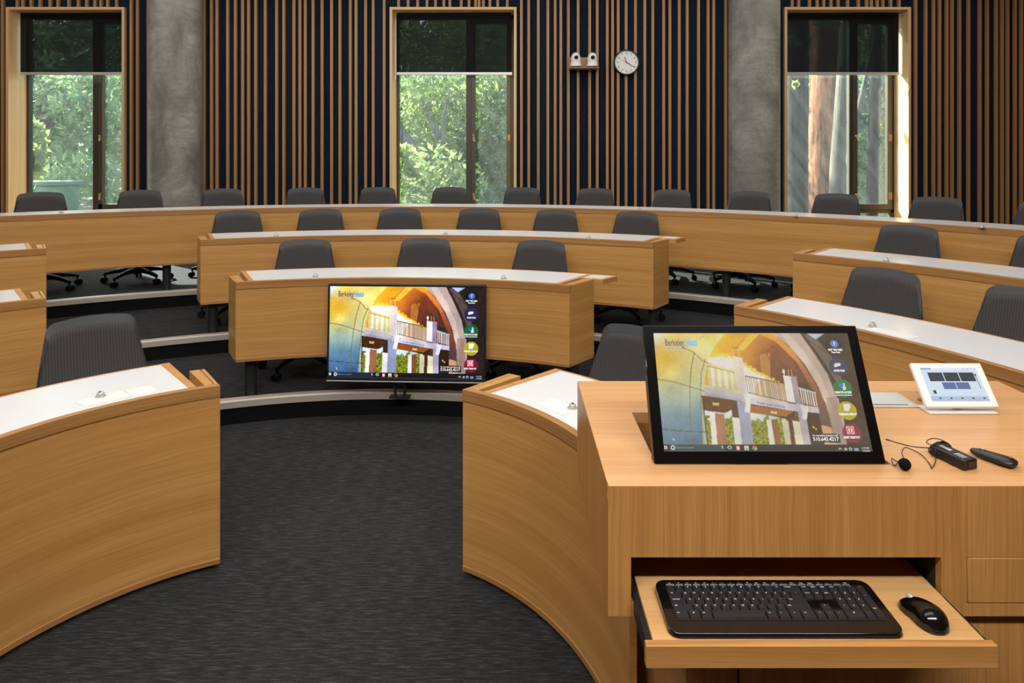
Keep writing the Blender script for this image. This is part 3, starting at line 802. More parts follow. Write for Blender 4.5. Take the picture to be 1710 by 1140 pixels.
    img[rim_] = (255, 205, 60)
    poly([(800, 560), (820, 500), (860, 470), (900, 455), (960, 470), (1030, 520), (1030, 640), (800, 620)], (205, 150, 100), .55)
    fl = inside([(1140, 480), (1200, 500), (1250, 560), (1250, 640), (1130, 520)]); img[fl] = (50, 40, 28)
    # seams on the arch wall
    for L_ in ([(90, 462), (200, 480), (330, 520), (430, 552)], [(80, 832), (240, 845), (400, 852)], [(385, 260), (350, 380), (325, 520), (308, 700), (292, 940)], [(462, 310), (420, 420), (402, 560), (385, 750), (372, 940)], [(300, 215), (380, 250), (440, 320), (500, 345)]):
        line(L_, 3.5, (110, 96, 40) if L_[0][1] < 600 else (40, 60, 70), .8)
    line([(300, 215), (480, 120)], 2.5, (190, 150, 60), .6)
    # below the bridge
    poly([(405, 585), (1250, 690), (1310, 1000), (405, 1000)], (60, 34, 24))
    poly([(425, 590), (660, 625), (660, 700), (520, 710), (425, 680)], (74, 40, 16)); poly([(745, 655), (1065, 700), (1000, 740), (745, 720)], (150, 82, 34))
    blue = inside([(410, 695), (560, 715), (612, 690), (900, 735), (1000, 760), (1000, 1000), (410, 1000)]); img[blue] = (215, 235, 250)
    fo = blue & (yy > 800-80*noisy(6)) ; f1 = noisy(2)
    img[fo] = (np.array((40, 60, 20))*(1-f1[..., None])+np.array((200, 200, 50))*f1[..., None])[fo]
    poly([(448, 712), (485, 716), (480, 940), (440, 940)], (250, 250, 250)); poly([(485, 716), (552, 722), (548, 940), (478, 940)], (150, 96, 66))
    poly([(608, 745), (660, 752), (655, 940), (603, 940)], (245, 245, 250)); poly([(612, 620), (660, 628), (660, 750), (612, 742)], (60, 36, 26))
    poly([(660, 625), (745, 640), (738, 942), (655, 940)], (150, 158, 196))
    poly([(855, 760), (892, 764), (888, 940), (850, 940)], (248, 248, 250)); poly([(890, 762), (938, 766), (932, 942), (888, 942)], (140, 84, 50))
    poly([(965, 766), (1012, 770), (1008, 942), (965, 942)], (214, 208, 170)); poly([(1012, 755), (1042, 758), (1040, 943), (1010, 943)], (70, 42, 30))
    poly([(1042, 770), (1098, 776), (1094, 944), (1040, 944)], (240, 230, 196)); poly([(1066, 650), (1100, 655), (1100, 780), (1066, 772)], (86, 56, 46))
    poly([(1095, 640), (1150, 650), (1150, 946), (1092, 944)], (176, 168, 196)); poly([(1150, 655), (1245, 700), (1240, 946), (1150, 946)], (42, 24, 20))
    poly([(1245, 800), (1315, 820), (1325, 950), (1245, 948)], (226, 160, 110)); poly([(1245, 690), (1310, 640), (1320, 820), (1245, 800)], (90, 60, 66))
    poly([(480, 636), (530, 640), (520, 662), (478, 658)], (240, 190, 110)); poly([(895, 700), (945, 706), (935, 722), (893, 716)], (250, 220, 160))
    # balustrades
    for x in (470, 518, 565, 615, 655): poly([(x, 355+(x-470)*.25), (x+26, 360+(x-470)*.25), (x+22, 525+(x-470)*.2), (x-4, 520+(x-470)*.2)], (226, 214, 150))
    line([(470, 345), (670, 398)], 9, (236, 216, 150)); line([(472, 358), (670, 412)], 3, (170, 110, 40))
    line([(440, 515), (560, 535), (700, 575)], 10, (222, 214, 200))
    for k in range(22): x = 752+k*13; line([(x, 440+(x-752)*.21), (x, 560+(x-752)*.27)], 1.8, (70, 56, 60), .9)
    line([(750, 437), (1035, 496)], 3.5, (80, 62, 60)); line([(750, 563), (1035, 632)], 3, (80, 70, 80))
    for k in range(7): x = 1136+k*17; poly([(x, 530+k*6), (x+9, 532+k*6), (x+9, 645+k*4), (x, 643+k*4)], (236, 234, 240))
    line([(1130, 528), (1248, 565)], 6, (200, 190, 200))
    # beam
    poly([(430, 528), (560, 545), (700, 582), (1065, 645), (1250, 672), (1250, 716), (1062, 700), (740, 645), (690, 628), (428, 586)], (196, 192, 214))
    poly([(430, 560), (690, 606), (690, 628), (428, 586)], (170, 166, 190))
    # towers, corbels
    poly([(674, 282), (746, 296), (742, 580), (668, 560)], (224, 212, 222)); poly([(674, 282), (712, 290), (708, 570), (668, 560)], (240, 224, 206)); 
    poly([(1032, 430), (1088, 440), (1086, 640), (1030, 630)], (240, 236, 246)); poly([(1088, 440), (1128, 440), (1132, 650), (1086, 640)], (150, 134, 160))
    poly([(716, 572), (772, 582), (744, 712), (704, 708), (722, 640)], (240, 236, 244)); poly([(1120, 655), (1180, 662), (1150, 764), (1114, 758), (1130, 700)], (238, 236, 246))
    for x in (680, 722): line([(x, 230), (x, 284)], 2.5, (250, 235, 190))
    for x in (1040, 1075, 1100): line([(x, 390), (x, 434)], 2.5, (240, 220, 200))
    poly([(680, 212), (728, 212), (722, 228), (686, 228)], (190, 120, 50)); poly([(1035, 380), (1052, 395), (1046, 425), (1030, 410)], (250, 240, 230))
    # soften the drawing like a photograph, then add a little grain
    for _ in range(1):
        pd = np.pad(img, ((1, 1), (1, 1), (0, 0)), 'edge'); img[:] = (pd[1:-1, 1:-1]*4+pd[:-2, 1:-1]+pd[2:, 1:-1]+pd[1:-1, :-2]+pd[1:-1, 2:])/8
    sh = np.clip(.86+.28*(noisy(26)), .8, 1.12); img[:] = np.clip(img*sh[..., None], 0, 255)
    img[:] = np.clip((img-128)*1.08+132, 0, 255)
    n_ = (noisy(2)-.5)*14+(noisy(7)-.5)*12; img[:] = np.clip(img+n_[..., None], 0, 255)
    # task bar, icons
    tb = yy > 940; img[tb] = (10, 16, 26); img[tb & (xx > 135) & (xx < 520)] = (20, 42, 62); img[tb & (xx < 135)] = (6, 8, 10)
    for cy_, col in ((205, (14, 12, 14)), (365, (30, 32, 92)), (530, (0, 108, 52)), (697, (190, 178, 10)), (860, (128, 12, 48))):
        m_ = (xx-1458)**2+(yy-cy_)**2 < 68**2; img[m_] = img[m_]*.06+np.array(col)*.94
    m_ = (xx-1462)**2+(yy-186)**2 < 30**2; img[m_] = (70, 110, 225)
    poly([(1425, 350), (1450, 335), (1480, 338), (1480, 356), (1430, 370)], (245, 245, 250))
    poly([(1432, 498), (1468, 490), (1474, 522), (1440, 530)], (60, 90, 210)); poly([(1456, 520), (1480, 516), (1484, 540), (1460, 546)], (245, 245, 245)); poly([(1466, 492), (1476, 492), (1478, 520), (1468, 520)], (245, 245, 245))
    poly([(1436, 648), (1484, 648), (1484, 672), (1470, 700), (1436, 700)], (250, 250, 250))
    poly([(1422, 810), (1480, 810), (1480, 868), (1422, 868)], (255, 200, 205)); m_ = (xx-1451)**2+(yy-839)**2 < 25**2; img[m_] = (240, 60, 80); m_ = (xx-1451)**2+(yy-839)**2 < 17**2; img[m_] = (255, 235, 235); line([(1451, 828), (1451, 850)], 3, (220, 30, 50))
    poly([(1160, 862), (1365, 866), (1365, 928), (1160, 925)], (8, 6, 8), .9)
    poly([(1178, 806), (1198, 815), (1192, 830), (1182, 824)], (245, 180, 20)); poly([(1198, 820), (1212, 828), (1200, 846)], (245, 180, 20))
    for x0, col in ((606, (220, 60, 80)), (668, (240, 230, 160))):
        poly([(x0, 948), (x0+30, 948), (x0+30, 982), (x0, 982)], col)
    poly([(612, 954), (630, 954), (630, 976), (612, 976)], (255, 220, 225)); poly([(672, 966), (694, 966), (694, 980), (672, 980)], (120, 180, 220))
    m_ = (xx-740)**2+(yy-965)**2 < 17**2; img[m_] = (220, 60, 45); img[m_ & (xx < 740) & (yy > 962)] = (40, 160, 80); img[m_ & (xx > 742) & (yy > 960)] = (240, 200, 40)
    m_ = (xx-740)**2+(yy-965)**2 < 8**2; img[m_] = (70, 130, 235)
    for k, d in ((0, 0), (1, 0)): pass
    for a_, b_ in (((94, 950), (102, 961)), ((104, 949), (114, 961)), ((94, 963), (102, 973)), ((104, 963), (114, 975))): poly([a_, (b_[0], a_[1]), b_, (a_[0], b_[1])], (245, 245, 250))
    m_ = np.abs(np.hypot(xx-155, yy-962)-12) < 4; img[m_] = (240, 240, 245); m_ = np.abs(np.hypot((xx-562)*.8, yy-962)-10) < 3; img[m_] = (200, 210, 230)
    poly([(505, 950), (515, 950), (515, 968), (505, 968)], (210, 220, 230)); line([(1340, 975), (1350, 966), (1360, 975)], 3, (210, 210, 220)); poly([(1380, 964), (1398, 964), (1398, 980), (1380, 980)], (190, 190, 200)); m_ = np.abs(np.hypot(xx-1424, yy-972)-8) < 3; img[m_] = (200, 200, 210); poly([(1452, 966), (1482, 966), (1482, 984), (1452, 984)], (120, 150, 190))
    poly([(160, 892), (160, 912), (166, 908), (172, 918), (174, 906)], (250, 250, 250))
    return img
PW, PH = 380, 218
PIC = paint(PW, PH)
def lin(a):
    a = a/255.; return np.where(a <= .04045, a/12.92, ((a+.055)/1.055)**2.4)
def screen_mesh(name, w, h, pic, parent, mat, y=0.0, z0=0.0):
    """vertical picture in the local xz plane facing -y, centred on x, bottom at z0"""
    nx, nz = PW, PH
    xs = (np.arange(nx+1)/nx-.5)*w; zs = z0+h*(1-np.arange(nz+1)/nz)
    X, Z = np.meshgrid(xs, zs); co = np.stack([X, np.full_like(X, y), Z], -1).reshape(-1, 3)
    i = np.arange(nz)[:, None]*(nx+1)+np.arange(nx)[None]
    q = np.stack([i+nx+1, i+nx+2, i+1, i], -1).reshape(-1, 4)
    me = bpy.data.meshes.new(name); me.vertices.add(len(co)); me.vertices.foreach_set('co', co.ravel())
    me.loops.add(q.size); me.loops.foreach_set('vertex_index', q.ravel())
    me.polygons.add(len(q)); me.polygons.foreach_set('loop_start', np.arange(len(q))*4); me.polygons.foreach_set('loop_total', np.full(len(q), 4))
    me.update()
    ca = me.color_attributes.new('picture', 'FLOAT_COLOR', 'CORNER')
    c = lin(pic).reshape(-1, 3); c = np.repeat(np.concatenate([c, np.ones((len(c), 1))], 1), 4, 0)
    ca.data.foreach_set('color', c.ravel())
    me.materials.append(mat)
    o = bpy.data.objects.new(name, me); COL.objects.link(o); o.parent = parent
    return o
def screen_mat(name, strength, rough, spec=.5):
    m, nt = newmat(name); g = G(nt)
    a = g.n('VertexColor'); a.layer_name = 'picture'
    b = g.bsdf((.01, .01, .01, 1), rough, 0, spec); g.l(a.outputs[0], b.inputs['Emission Color']); b.inputs['Emission Strength'].default_value = strength
    return m
def emis(name, col, strength=1.0):
    m, nt = newmat(name); g = G(nt)
    b = g.bsdf((.01, .01, .01, 1), .3); b.inputs['Emission Color'].default_value = col; b.inputs['Emission Strength'].default_value = strength
    return m
E_NAVY = emis('display_navy', srgb(20, 60, 110)); E_CYAN = emis('display_cyan', srgb(60, 180, 235)); E_WHITE = emis('display_white', srgb(250, 250, 252)); E_DARK = emis('display_dark', srgb(70, 66, 84)); E_GREYB = emis('display_grey', srgb(140, 160, 175))
def lettering(w, h, z0, y, parent):
    mb = MB()
    def T(s, x, yv, size, mi, sx=1, align='LEFT', bold=0, rot=0, fit=None):
        X = ((x-90)/1490-.5)*w; Z = z0+h*(1-(yv-100)/890); sc = h/890
        M = Matrix.Translation((X, y, Z)) @ Matrix.Rotation(PI/2, 4, 'X') @ Matrix.Rotation(rot, 4, 'Z') @ Matrix.Scale(sc, 4)
        mb.mi = mi; text_faces(s, size, mb, M, sx, align, bold, 0, fit)
    T('Berkeley', 170, 177, 78, 0, bold=1.2, fit=153); T('Haas', 322, 177, 78, 1, bold=2.6, fit=100)
    T('School of Business', 172, 214, 17, 1, fit=134); T('University of California Berkeley', 172, 235, 17, 1, fit=178)
    T('FIRST TIME USERS', 1460, 234, 21, 2, .75, 'CENTER', .8, fit=114); T('Please Read', 1460, 253, 18, 2, .8, 'CENTER', .6); T('?', 1462, 186, 44, 2, 1, 'CENTER', 1)
    T('SAVED FILES', 1458, 397, 21, 2, .75, 'CENTER', .8); T('REMOTE ACCESS', 1456, 562, 21, 2, .8, 'CENTER', .8); T('Connect to Your Own Account', 1456, 582, 13, 2, .75, 'CENTER', .5)
    T('WIRELESS DISPLAY', 1456, 724, 21, 2, .8, 'CENTER', .8); T('RESET DESKTOP', 1450, 891, 21, 2, .8, 'CENTER', .8)
    T('For immediate assistance call', 1261, 877, 18, 2, .78, 'CENTER', .3, fit=192); T('510.643.4217', 1261, 904, 38, 2, .88, 'CENTER', .6, fit=196)
    T('Type here to search', 175, 961, 21, 4, .8, fit=138); T('11:15 AM', 1532, 966, 17, 2, .85, 'CENTER'); T('1/12/2018', 1532, 986, 17, 2, .85, 'CENTER')
    T('WILLIAM F. & JANET CRONK GATE', 905, 655, 21, 3, .78, 'CENTER', .2, -.16, fit=222)
    return mb.build('screen_lettering', [E_NAVY, E_CYAN, E_WHITE, E_DARK, E_GREYB], parent, smooth=False, merge=False)

# ------------------------------------------------------------------ floor screen on its stand
tvY, tvX = 4.262, -.664
tv = empty('floor_screen', (tvX, tvY, TIER[2]), local=True); tag(tv, 'wide black flat screen standing against the desk behind the aisle, showing an arch', 'screen')
pan = empty('display_panel', (0, 0, 0)); 
bpy.data.objects.remove(pan)
TW, TH = .999, .602
Mt = Matrix.Translation((0, 0, .118)) @ Matrix.Rotation(ang(-2.6), 4, 'Z') @ Matrix.Rotation(ang(-3.6), 4, 'X')
def place(o, M): o.matrix_local = M; return o
h_ = MB(); h_.box(-TW/2, TW/2, .004, .045, 0, TH); hs = place(h_.build('screen_housing', BLACK, tv, bevel=.004), Mt); hs['_local'] = 1
b_ = MB(); t_ = .011
b_.box(-TW/2, TW/2, -.004, .004, TH-.014, TH); b_.box(-TW/2, -TW/2+t_, -.004, .004, .024, TH-.014); b_.box(TW/2-t_, TW/2, -.004, .004, .024, TH-.014); b_.box(-TW/2, TW/2, -.006, .004, 0, .024)
place(b_.build('screen_bezel', BLACK, tv, bevel=.002), Mt)
l_ = MB(); l_.box(-TW/2, TW/2, -.0085, -.006, 0, .006); place(l_.build('chrome_strip', SILVER, tv), Mt)
SM1 = screen_mat('screen_picture', 1.0, .25, .3)
place(screen_mesh('screen_image', TW-2*t_, TH-.038, PIC, tv, SM1, .001, .024), Mt)
place(lettering(TW-2*t_, TH-.038, .024, -.0005, tv), Mt)
k = MB(); 
for x in (-.075, -.015): k.cyl((x, .06, .004), (x, .05, .35), .009, n=10)
k.box(-.11, .02, .04, .09, .001, .010); k.build('screen_stand', BLACK_METAL, tv)

# ------------------------------------------------------------------ the lectern
ZT = .97; FY = 1.45; BY = 2.13; LX0, LX1 = .204, 1.515
lec = empty('lectern', (.85, 1.8, 0)); tag(lec, 'large oak teaching lectern in the right foreground with monitor well and keyboard tray', 'lectern')
m = MB(); WX0, WX1, WY0, WY1 = .328, .862, 1.552, 1.868
m.box(LX0+.0012, LX1, FY+.0012, WY0, ZT-.028, ZT, 'x'); m.box(LX0+.0012, LX1, WY1, BY, ZT-.028, ZT, 'x'); m.box(LX0+.0012, WX0, WY0, WY1, ZT-.028, ZT, 'x'); m.box(WX1, LX1, WY0, WY1, ZT-.028, ZT, 'x')
m.build('top', OAK_TOP, lec, smooth=False, merge=False)
OX0, OX1, OZ0, OZ1 = .253, .912, .722, .819; BZ = .694
m = MB(); f1 = FY+.02
m.box(LX0, LX1, FY, f1, OZ1, ZT-.028, 'z'); m.box(LX0, LX1, FY, FY+.0012, ZT-.028, ZT-.0003, 'z'); m.box(LX0, OX0, FY, f1, BZ, OZ1, 'z'); m.box(OX1, .966, FY, f1, BZ, OZ1, 'z'); m.box(OX0, OX1, FY, f1, BZ, OZ0, 'z')
m.box(.966, LX1, FY, f1, BZ, .7205, 'z'); m.box(1.36, LX1, FY, f1, .7205, OZ1, 'z'); m.build('front_panel', OAK_FRONT, lec, smooth=False, merge=False)
m = MB(); m.box(.9675, 1.3585, FY-.0005, f1, .722, .8175, 'z'); m.build('drawer_front', OAK_FRONT, lec, bevel=.0015)
m = MB(); m.box(LX0, LX0+.02, f1, BY, BZ, ZT-.028, 'z'); m.box(LX0, LX0+.0012, f1, BY, ZT-.028, ZT-.0003, 'z'); m.build('side_panel', OAK_FRONT, lec, smooth=False)
m = MB(); m.box(LX1-.02, LX1-.0005, f1, BY, BZ, ZT-.028, 'z'); m.build('side_panel', OAK_FRONT, lec, smooth=False)
m = MB(); m.box(LX0+.02, LX1-.02, BY-.02, BY, BZ, ZT-.028, 'x'); m.build('back_panel', OAK_FRONT, lec, smooth=False)
m = MB(); m.box(LX0+.02, LX1-.02, f1, BY-.02, BZ, BZ+.018, 'x'); m.build('bottom_board', OAK_FRONT, lec, smooth=False)
m = MB(); wz = .86
m.box(WX0-.014, WX0, WY0, WY1, wz, ZT-.028, 'x'); m.box(WX1, WX1+.014, WY0, WY1, wz, ZT-.028, 'x'); m.box(WX0, WX1, WY1, WY1+.014, wz, ZT-.028, 'x'); m.box(WX0, WX1, WY0-.014, WY0, wz, ZT-.028, 'x')
m.box(WX0, WX1, WY0, WY1, wz-.012, wz, 'x'); m.build('monitor_well', OAK_TRIM, lec, smooth=False, merge=False)
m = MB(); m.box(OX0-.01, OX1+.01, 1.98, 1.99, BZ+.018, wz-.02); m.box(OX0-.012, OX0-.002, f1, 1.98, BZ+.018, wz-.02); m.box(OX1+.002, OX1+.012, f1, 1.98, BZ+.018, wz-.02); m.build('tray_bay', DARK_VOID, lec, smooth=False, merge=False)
# pull-out keyboard tray
TZ = .745
m = MB(); m.box(.270, .905, 1.305, 1.93, TZ-.018, TZ, 'x'); tray = m.build('keyboard_tray', OAK_TRAY, lec, smooth=False)
m = MB(); m.box(.253, .917, 1.287, 1.305, .705, TZ+.002, 'x'); m.build('tray_front', OAK_TRIM if 0 else OAK_FRONT, tray, bevel=.001)
for x0, x1 in ((.2585, .2695), (.9055, .9165)):
    m = MB(); m.box(x0, x1, 1.306, 1.93, TZ-.045, TZ-.008); m.build('tray_slide', BLACK_METAL, tray)
# pedestal
m = MB(); m.box(.375, .393, 1.47, BY-.03, 0, BZ, 'y', off=(.2, .4)); m.box(.393, 1.40, BY-.05, BY-.03, 0, BZ, 'x'); m.box(1.382, 1.40, 1.49, BY-.03, 0, BZ, 'y'); m.build('pedestal_side', OAK_FRONT, lec, smooth=False, merge=False)
m = MB(); m.box(.3935, .485, 1.4705, 1.49, 0, BZ, 'z'); m.build('pedestal_stile', OAK_FRONT, lec, smooth=False)
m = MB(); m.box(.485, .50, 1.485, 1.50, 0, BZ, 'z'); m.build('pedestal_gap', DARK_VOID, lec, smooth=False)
m = MB(); m.box(.4905, 1.382, 1.4705, 1.4845, .05, BZ-.003, 'z'); m.build('pedestal_door', OAK_FRONT, lec, smooth=False)

# monitor in its well
mon = empty('touch_monitor', (.5875, 1.553, .9715), local=True); tag(mon, 'glossy black touch monitor tilted back in the lectern top, showing an arch', 'monitor')
MW, MH = .527, .312
Mm = Matrix.Rotation(ang(-26.3), 4, 'X') @ Matrix.Translation((0, 0, 0))
m = MB(); m.box(-MW/2, MW/2, .004, .030, 0, MH); place(m.build('monitor_housing', BLACK, mon, bevel=.003), Mm)
m = MB(); m.box(-MW/2, MW/2, 0, .004, 0, MH); place(m.build('glass_front', BLACK_GLOSS, mon, bevel=.001), Mm)
pic_hazed = PIC*.62+np.array((206, 190, 150))*.36  # warm reflection haze blended evenly into the picture colours
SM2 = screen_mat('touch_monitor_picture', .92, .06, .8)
place(screen_mesh('screen_image', .478, .268, pic_hazed, mon, SM2, -.0006, .0255), Mm)
place(lettering(.478, .268, .0255, -.0012, mon), Mm)
m = MB(); m.box(-.06, .06, .05, .10, -.105, .06); m.tube([(0, .06, -.02), (0, .09, .06), (0, .12, .12)], .02, 8); m.build('monitor_support', BLACK, mon)

# cable cubby lid (flush)
c = empty('cable_cubby', (1.0, 1.95, ZT)); tag(c, 'silver rectangular cable access plate set flush into the lectern top', 'access plate')
MB().box(.84, 1.138, 1.902, 2.018, ZT+.0005, ZT+.0035).build('cubby_frame', SILVER, c, bevel=.001)
MB().box(.86, 1.112, 1.918, 2.002, ZT+.0035, ZT+.0052).build('cubby_lid', SILVER, c, bevel=.0008)
MB().box(.86, 1.112, 1.9155, 1.9178, ZT+.0036, ZT+.004).build('finger_slot', BLACK, c)

# touch panel on its foot
tp = empty('control_tablet', (1.2265, 1.862, ZT), local=True); tag(tp, 'small white control tablet on a slanted foot on the lectern', 'tablet')
Mp = Matrix.Translation((0, -.008, .020)) @ Matrix.Rotation(ang(-39), 4, 'X')
m = MB(); m.box(-.099, .099, 0, .014, 0, .124); place(m.build('panel_housing', WHITE_PLASTIC, tp, bevel=.003), Mp)
E_P = [emis('panel_ice', srgb(206, 220, 234)), emis('panel_charcoal', srgb(56, 58, 66)), emis('panel_slate', srgb(92, 112, 158)), emis('panel_pale', srgb(222, 232, 242)), emis('panel_blue', srgb(60, 120, 190)), emis('panel_mist', srgb(172, 190, 214))]
m = MB()
def R_(x0, x1, z0, z1, mi, y=-.0004): m.mi = mi; m.face([(x0, y, z0), (x1, y, z0), (x1, y, z1), (x0, y, z1)])
R_(-.079, .079, .016, .110, 0); R_(-.079, .079, .103, .110, 3, -.0006); R_(-.079, .079, .016, .029, 5, -.0006)
for j in range(3): R_(-.063+j*.0435, -.022+j*.0435, .071, .096, 1, -.0008)
for j in range(2): R_(-.033+j*.038, .003+j*.038, .049, .068, 2, -.0008)
for j in range(5): R_(-.056+j*.03, -.051+j*.03, .022, .026, 1, -.0008)
R_(.068, .0695, .05, .092, 1, -.0008); R_(.0665, .071, .086, .092, 1, -.0009); R_(-.066, -.058, .036, .046, 1, -.0008); R_(-.058, -.05, .040, .046, 3, -.0009)
for j in range(4): R_(.04+j*.0105, .045+j*.0105, .105, .108, 5, -.0008)
R_(-.077, -.050, .1045, .1085, 4, -.0008)
def Tp(s, x, z, size, mi, sx=.8): 
    m.mi = mi; text_faces(s, size, m, Matrix.Translation((x, -.0011, z)) @ Matrix.Rotation(PI/2, 4, 'X'), sx)
Tp('BerkeleyHaas', -.0635, .1065, .005, 3)
place(m.build('panel_screen', E_P, tp, smooth=False, merge=False), Mp)
m = MB(); m.box(-.092, .094, -.008, .050, .0005, .005); m.tube([(0, .03, .004), (0, .05, .05), (0, .06, .06)], .015, 8); m.build('panel_foot', WHITE_PLASTIC, tp, bevel=.001)
# small cable grommet beside the touch panel
g_ = onz(1539, 668, ZT); m = MB(); m.lathe([(0, 0), (.011, 0), (.011, .0015), (0, .0015)], 16, Matrix.Translation((g_[0], g_[1], ZT+.0005)))
tag(m.build('cable_grommet', BRASS, origin=(g_[0], g_[1], ZT)), 'small dark round grommet in the lectern top left of the control tablet', 'grommet')

# ------------------------------------------------------------------ keyboard
def rot_rect(cx, cy, w, d, r, n=6):
    P = []
    for sx, sy, a0 in ((1, 1, 0), (-1, 1, 90), (-1, -1, 180), (1, -1, 270)):
        for i in range(n+1):
            a = ang(a0+90*i/n); P.append((cx+sx*(w/2-r)+r*math.cos(a), cy+sy*(d/2-r)+r*math.sin(a)))
    return P
def slab(mb, P, z0, z1, inset=.0):
    cx = sum(p[0] for p in P)/len(P); cy = sum(p[1] for p in P)/len(P)
    w = max(p[0] for p in P)-cx; d = max(p[1] for p in P)-cy
    Q = [(cx+(x-cx)*(1-inset/w), cy+(y-cy)*(1-inset/d)) for x, y in P]
    f0 = z0 if callable(z0) else (lambda x, y: z0); f1 = z1 if callable(z1) else (lambda x, y: z1)
    for i in range(len(P)):
        j = (i+1) % len(P)
        mb.face([(P[i][0], P[i][1], f0(*P[i])), (P[j][0], P[j][1], f0(*P[j])), (Q[j][0], Q[j][1], f1(*Q[j])), (Q[i][0], Q[i][1], f1(*Q[i]))])
    mb.face([(x, y, f1(x, y)) for x, y in Q]); mb.face([(x, y, f0(x, y)) for x, y in P][::-1])
kx, ky = (onz(1317, 1065, .75)[0]+.002), 1.387
KW, KD = .457, .158
kb = empty('keyboard', (kx, ky, TZ), local=True); tag(kb, 'full size black keyboard lying on the pulled-out lectern tray', 'keyboard')
m = MB(); slab(m, rot_rect(0, 0, KW, KD, .022), lambda x, y: .001, lambda x, y: .010+.05*(y+.08), .002)
kbase = m.build('keyboard_body', BLACK_GLOSS, kb, bevel=.001)
rows = []   # (y centre, depth, [(width, legend)...])
u = .0187
def zk(y): return .0105+.05*(y+.08)
keys = []
def krow(y, d, items, x0):
    x = x0
    for it in items:
        w, leg = it
        if leg is not None: keys.append((x+w*u/2, y, w*u-.0016, d, leg))
        x += w*u
X0 = -.208
krow(.0615, .0075, [(1.1, 'Esc'), (.98, 'F1'), (.98, 'F2'), (.98, 'F3'), (.98, 'F4'), (.98, 'F5'), (.98, 'F6'), (.98, 'F7'), (.98, 'F8'), (.98, 'F9'), (.98, 'F10'), (.98, 'F11'), (.98, 'F12'), (1.05, '*'), (1.05, 'PrtSc'), (1.0, 'ScrLk'), (1.0, 'Pause'), (1.0, '<>'), (1.0, '-'), (1.0, '+'), (1.0, 'Calc')], X0+.002)
krow(.0445, .0175, [(1, a_) for a_ in '`1234567890-=']+[(2, 'Backspace'), (1.05, 'Insert'), (1.05, 'Home'), (1.05, 'PgUp'), (1.06, 'Num'), (1.03, '/'), (1.03, '*'), (1.03, '-')], X0)
krow(.0262, .0175, [(1.5, 'Tab')]+[(1, a_) for a_ in 'QWERTYUIOP[]']+[(1.5, '\\'), (1.05, 'Delete'), (1.05, 'End'), (1.05, 'PgDn'), (1.06, '7'), (1.03, '8'), (1.03, '9'), (1.03, None)], X0)
krow(.0079, .0175, [(1.75, 'Caps Lock')]+[(1, a_) for a_ in "ASDFGHJKL;'"]+[(2.25, 'Enter'), (3.15, None), (1.06, '4'), (1.03, '5'), (1.03, '6'), (1.03, None)], X0)
krow(-.0104, .0175, [(2.25, 'Shift')]+[(1, a_) for a_ in 'ZXCVBNM,./']+[(2.75, 'Shift'), (1.05, None), (1.05, '^'), (1.05, None), (1.06, '1'), (1.03, '2'), (1.03, '3'), (1.03, None)], X0)
krow(-.0310, .0215, [(1.5, 'Ctrl'), (1.25, '#'), (1.25, 'Alt'), (5.75, ' '), (1.25, 'Alt'), (1.25, 'Fn'), (1.25, '='), (1.5, 'Ctrl'), (1.05, '<'), (1.05, 'v'), (1.05, '>'), (2.09, '0'), (1.03, '.'), (1.03, None)], X0)
xe = X0+u*(15+3.15+3.12+.515)
keys.append((xe, .0171, 1.03*u-.0016, .0358, '+')); keys.append((xe, -.0215, 1.03*u-.0016, .040, 'Enter'))
keys.sort(key=lambda k_: k_[2]*k_[3])
small, big = keys[:max(0, len(keys)-100)], keys[max(0, len(keys)-100):]
def keymesh(mb, k_):
    x, y, w, d, leg = k_; z = zk(y); hh = .004 if d > .01 else .0015
    mb.mi = 0; mb_ = MB(); n0 = 0
    P0 = [(x-w/2, y-d/2), (x+w/2, y-d/2), (x+w/2, y+d/2), (x-w/2, y+d/2)]
    a = .0012; P1 = [(x-w/2+a, y-d/2+a*2.0), (x+w/2-a, y-d/2+a*2.0), (x+w/2-a, y+d/2-a*.6), (x-w/2+a, y+d/2-a*.6)]
    B = [(p[0], p[1], zk(p[1])-.001) for p in P0]; T = [(p[0], p[1], zk(p[1])+hh) for p in P1]
    for i in range(4): j = (i+1) % 4; mb.face([B[i], B[j], T[j], T[i]])
    mb.face(T)
    if leg.strip():
        sz = .0058 if len(leg) == 1 else .0038
        if d < .01: sz = .0036
        mb.mi = 2 if leg in ('F5', 'F6', 'F7', 'F8') else 1
        M = Matrix.Translation((x-w/2+.005 if len(leg) > 1 and w > .02 else x-.001, y+d*.14, z+hh+.0009)) @ Matrix.Rotation(.05, 4, 'X')
        text_faces(leg, sz, mb, M, .9, 'LEFT' if len(leg) > 1 and w > .02 else 'CENTER', .0001)
for k_ in big:
    m = MB(); keymesh(m, k_); m.build('key', [KEYM, LEGEND, LEGEND_BLUE], kb, smooth=False, merge=False)
if small:
    m = MB()
    for k_ in small: keymesh(m, k_)
    tag(m.build('function_keys', [KEYM, LEGEND, LEGEND_BLUE], kb, smooth=False, merge=False), kind='stuff')

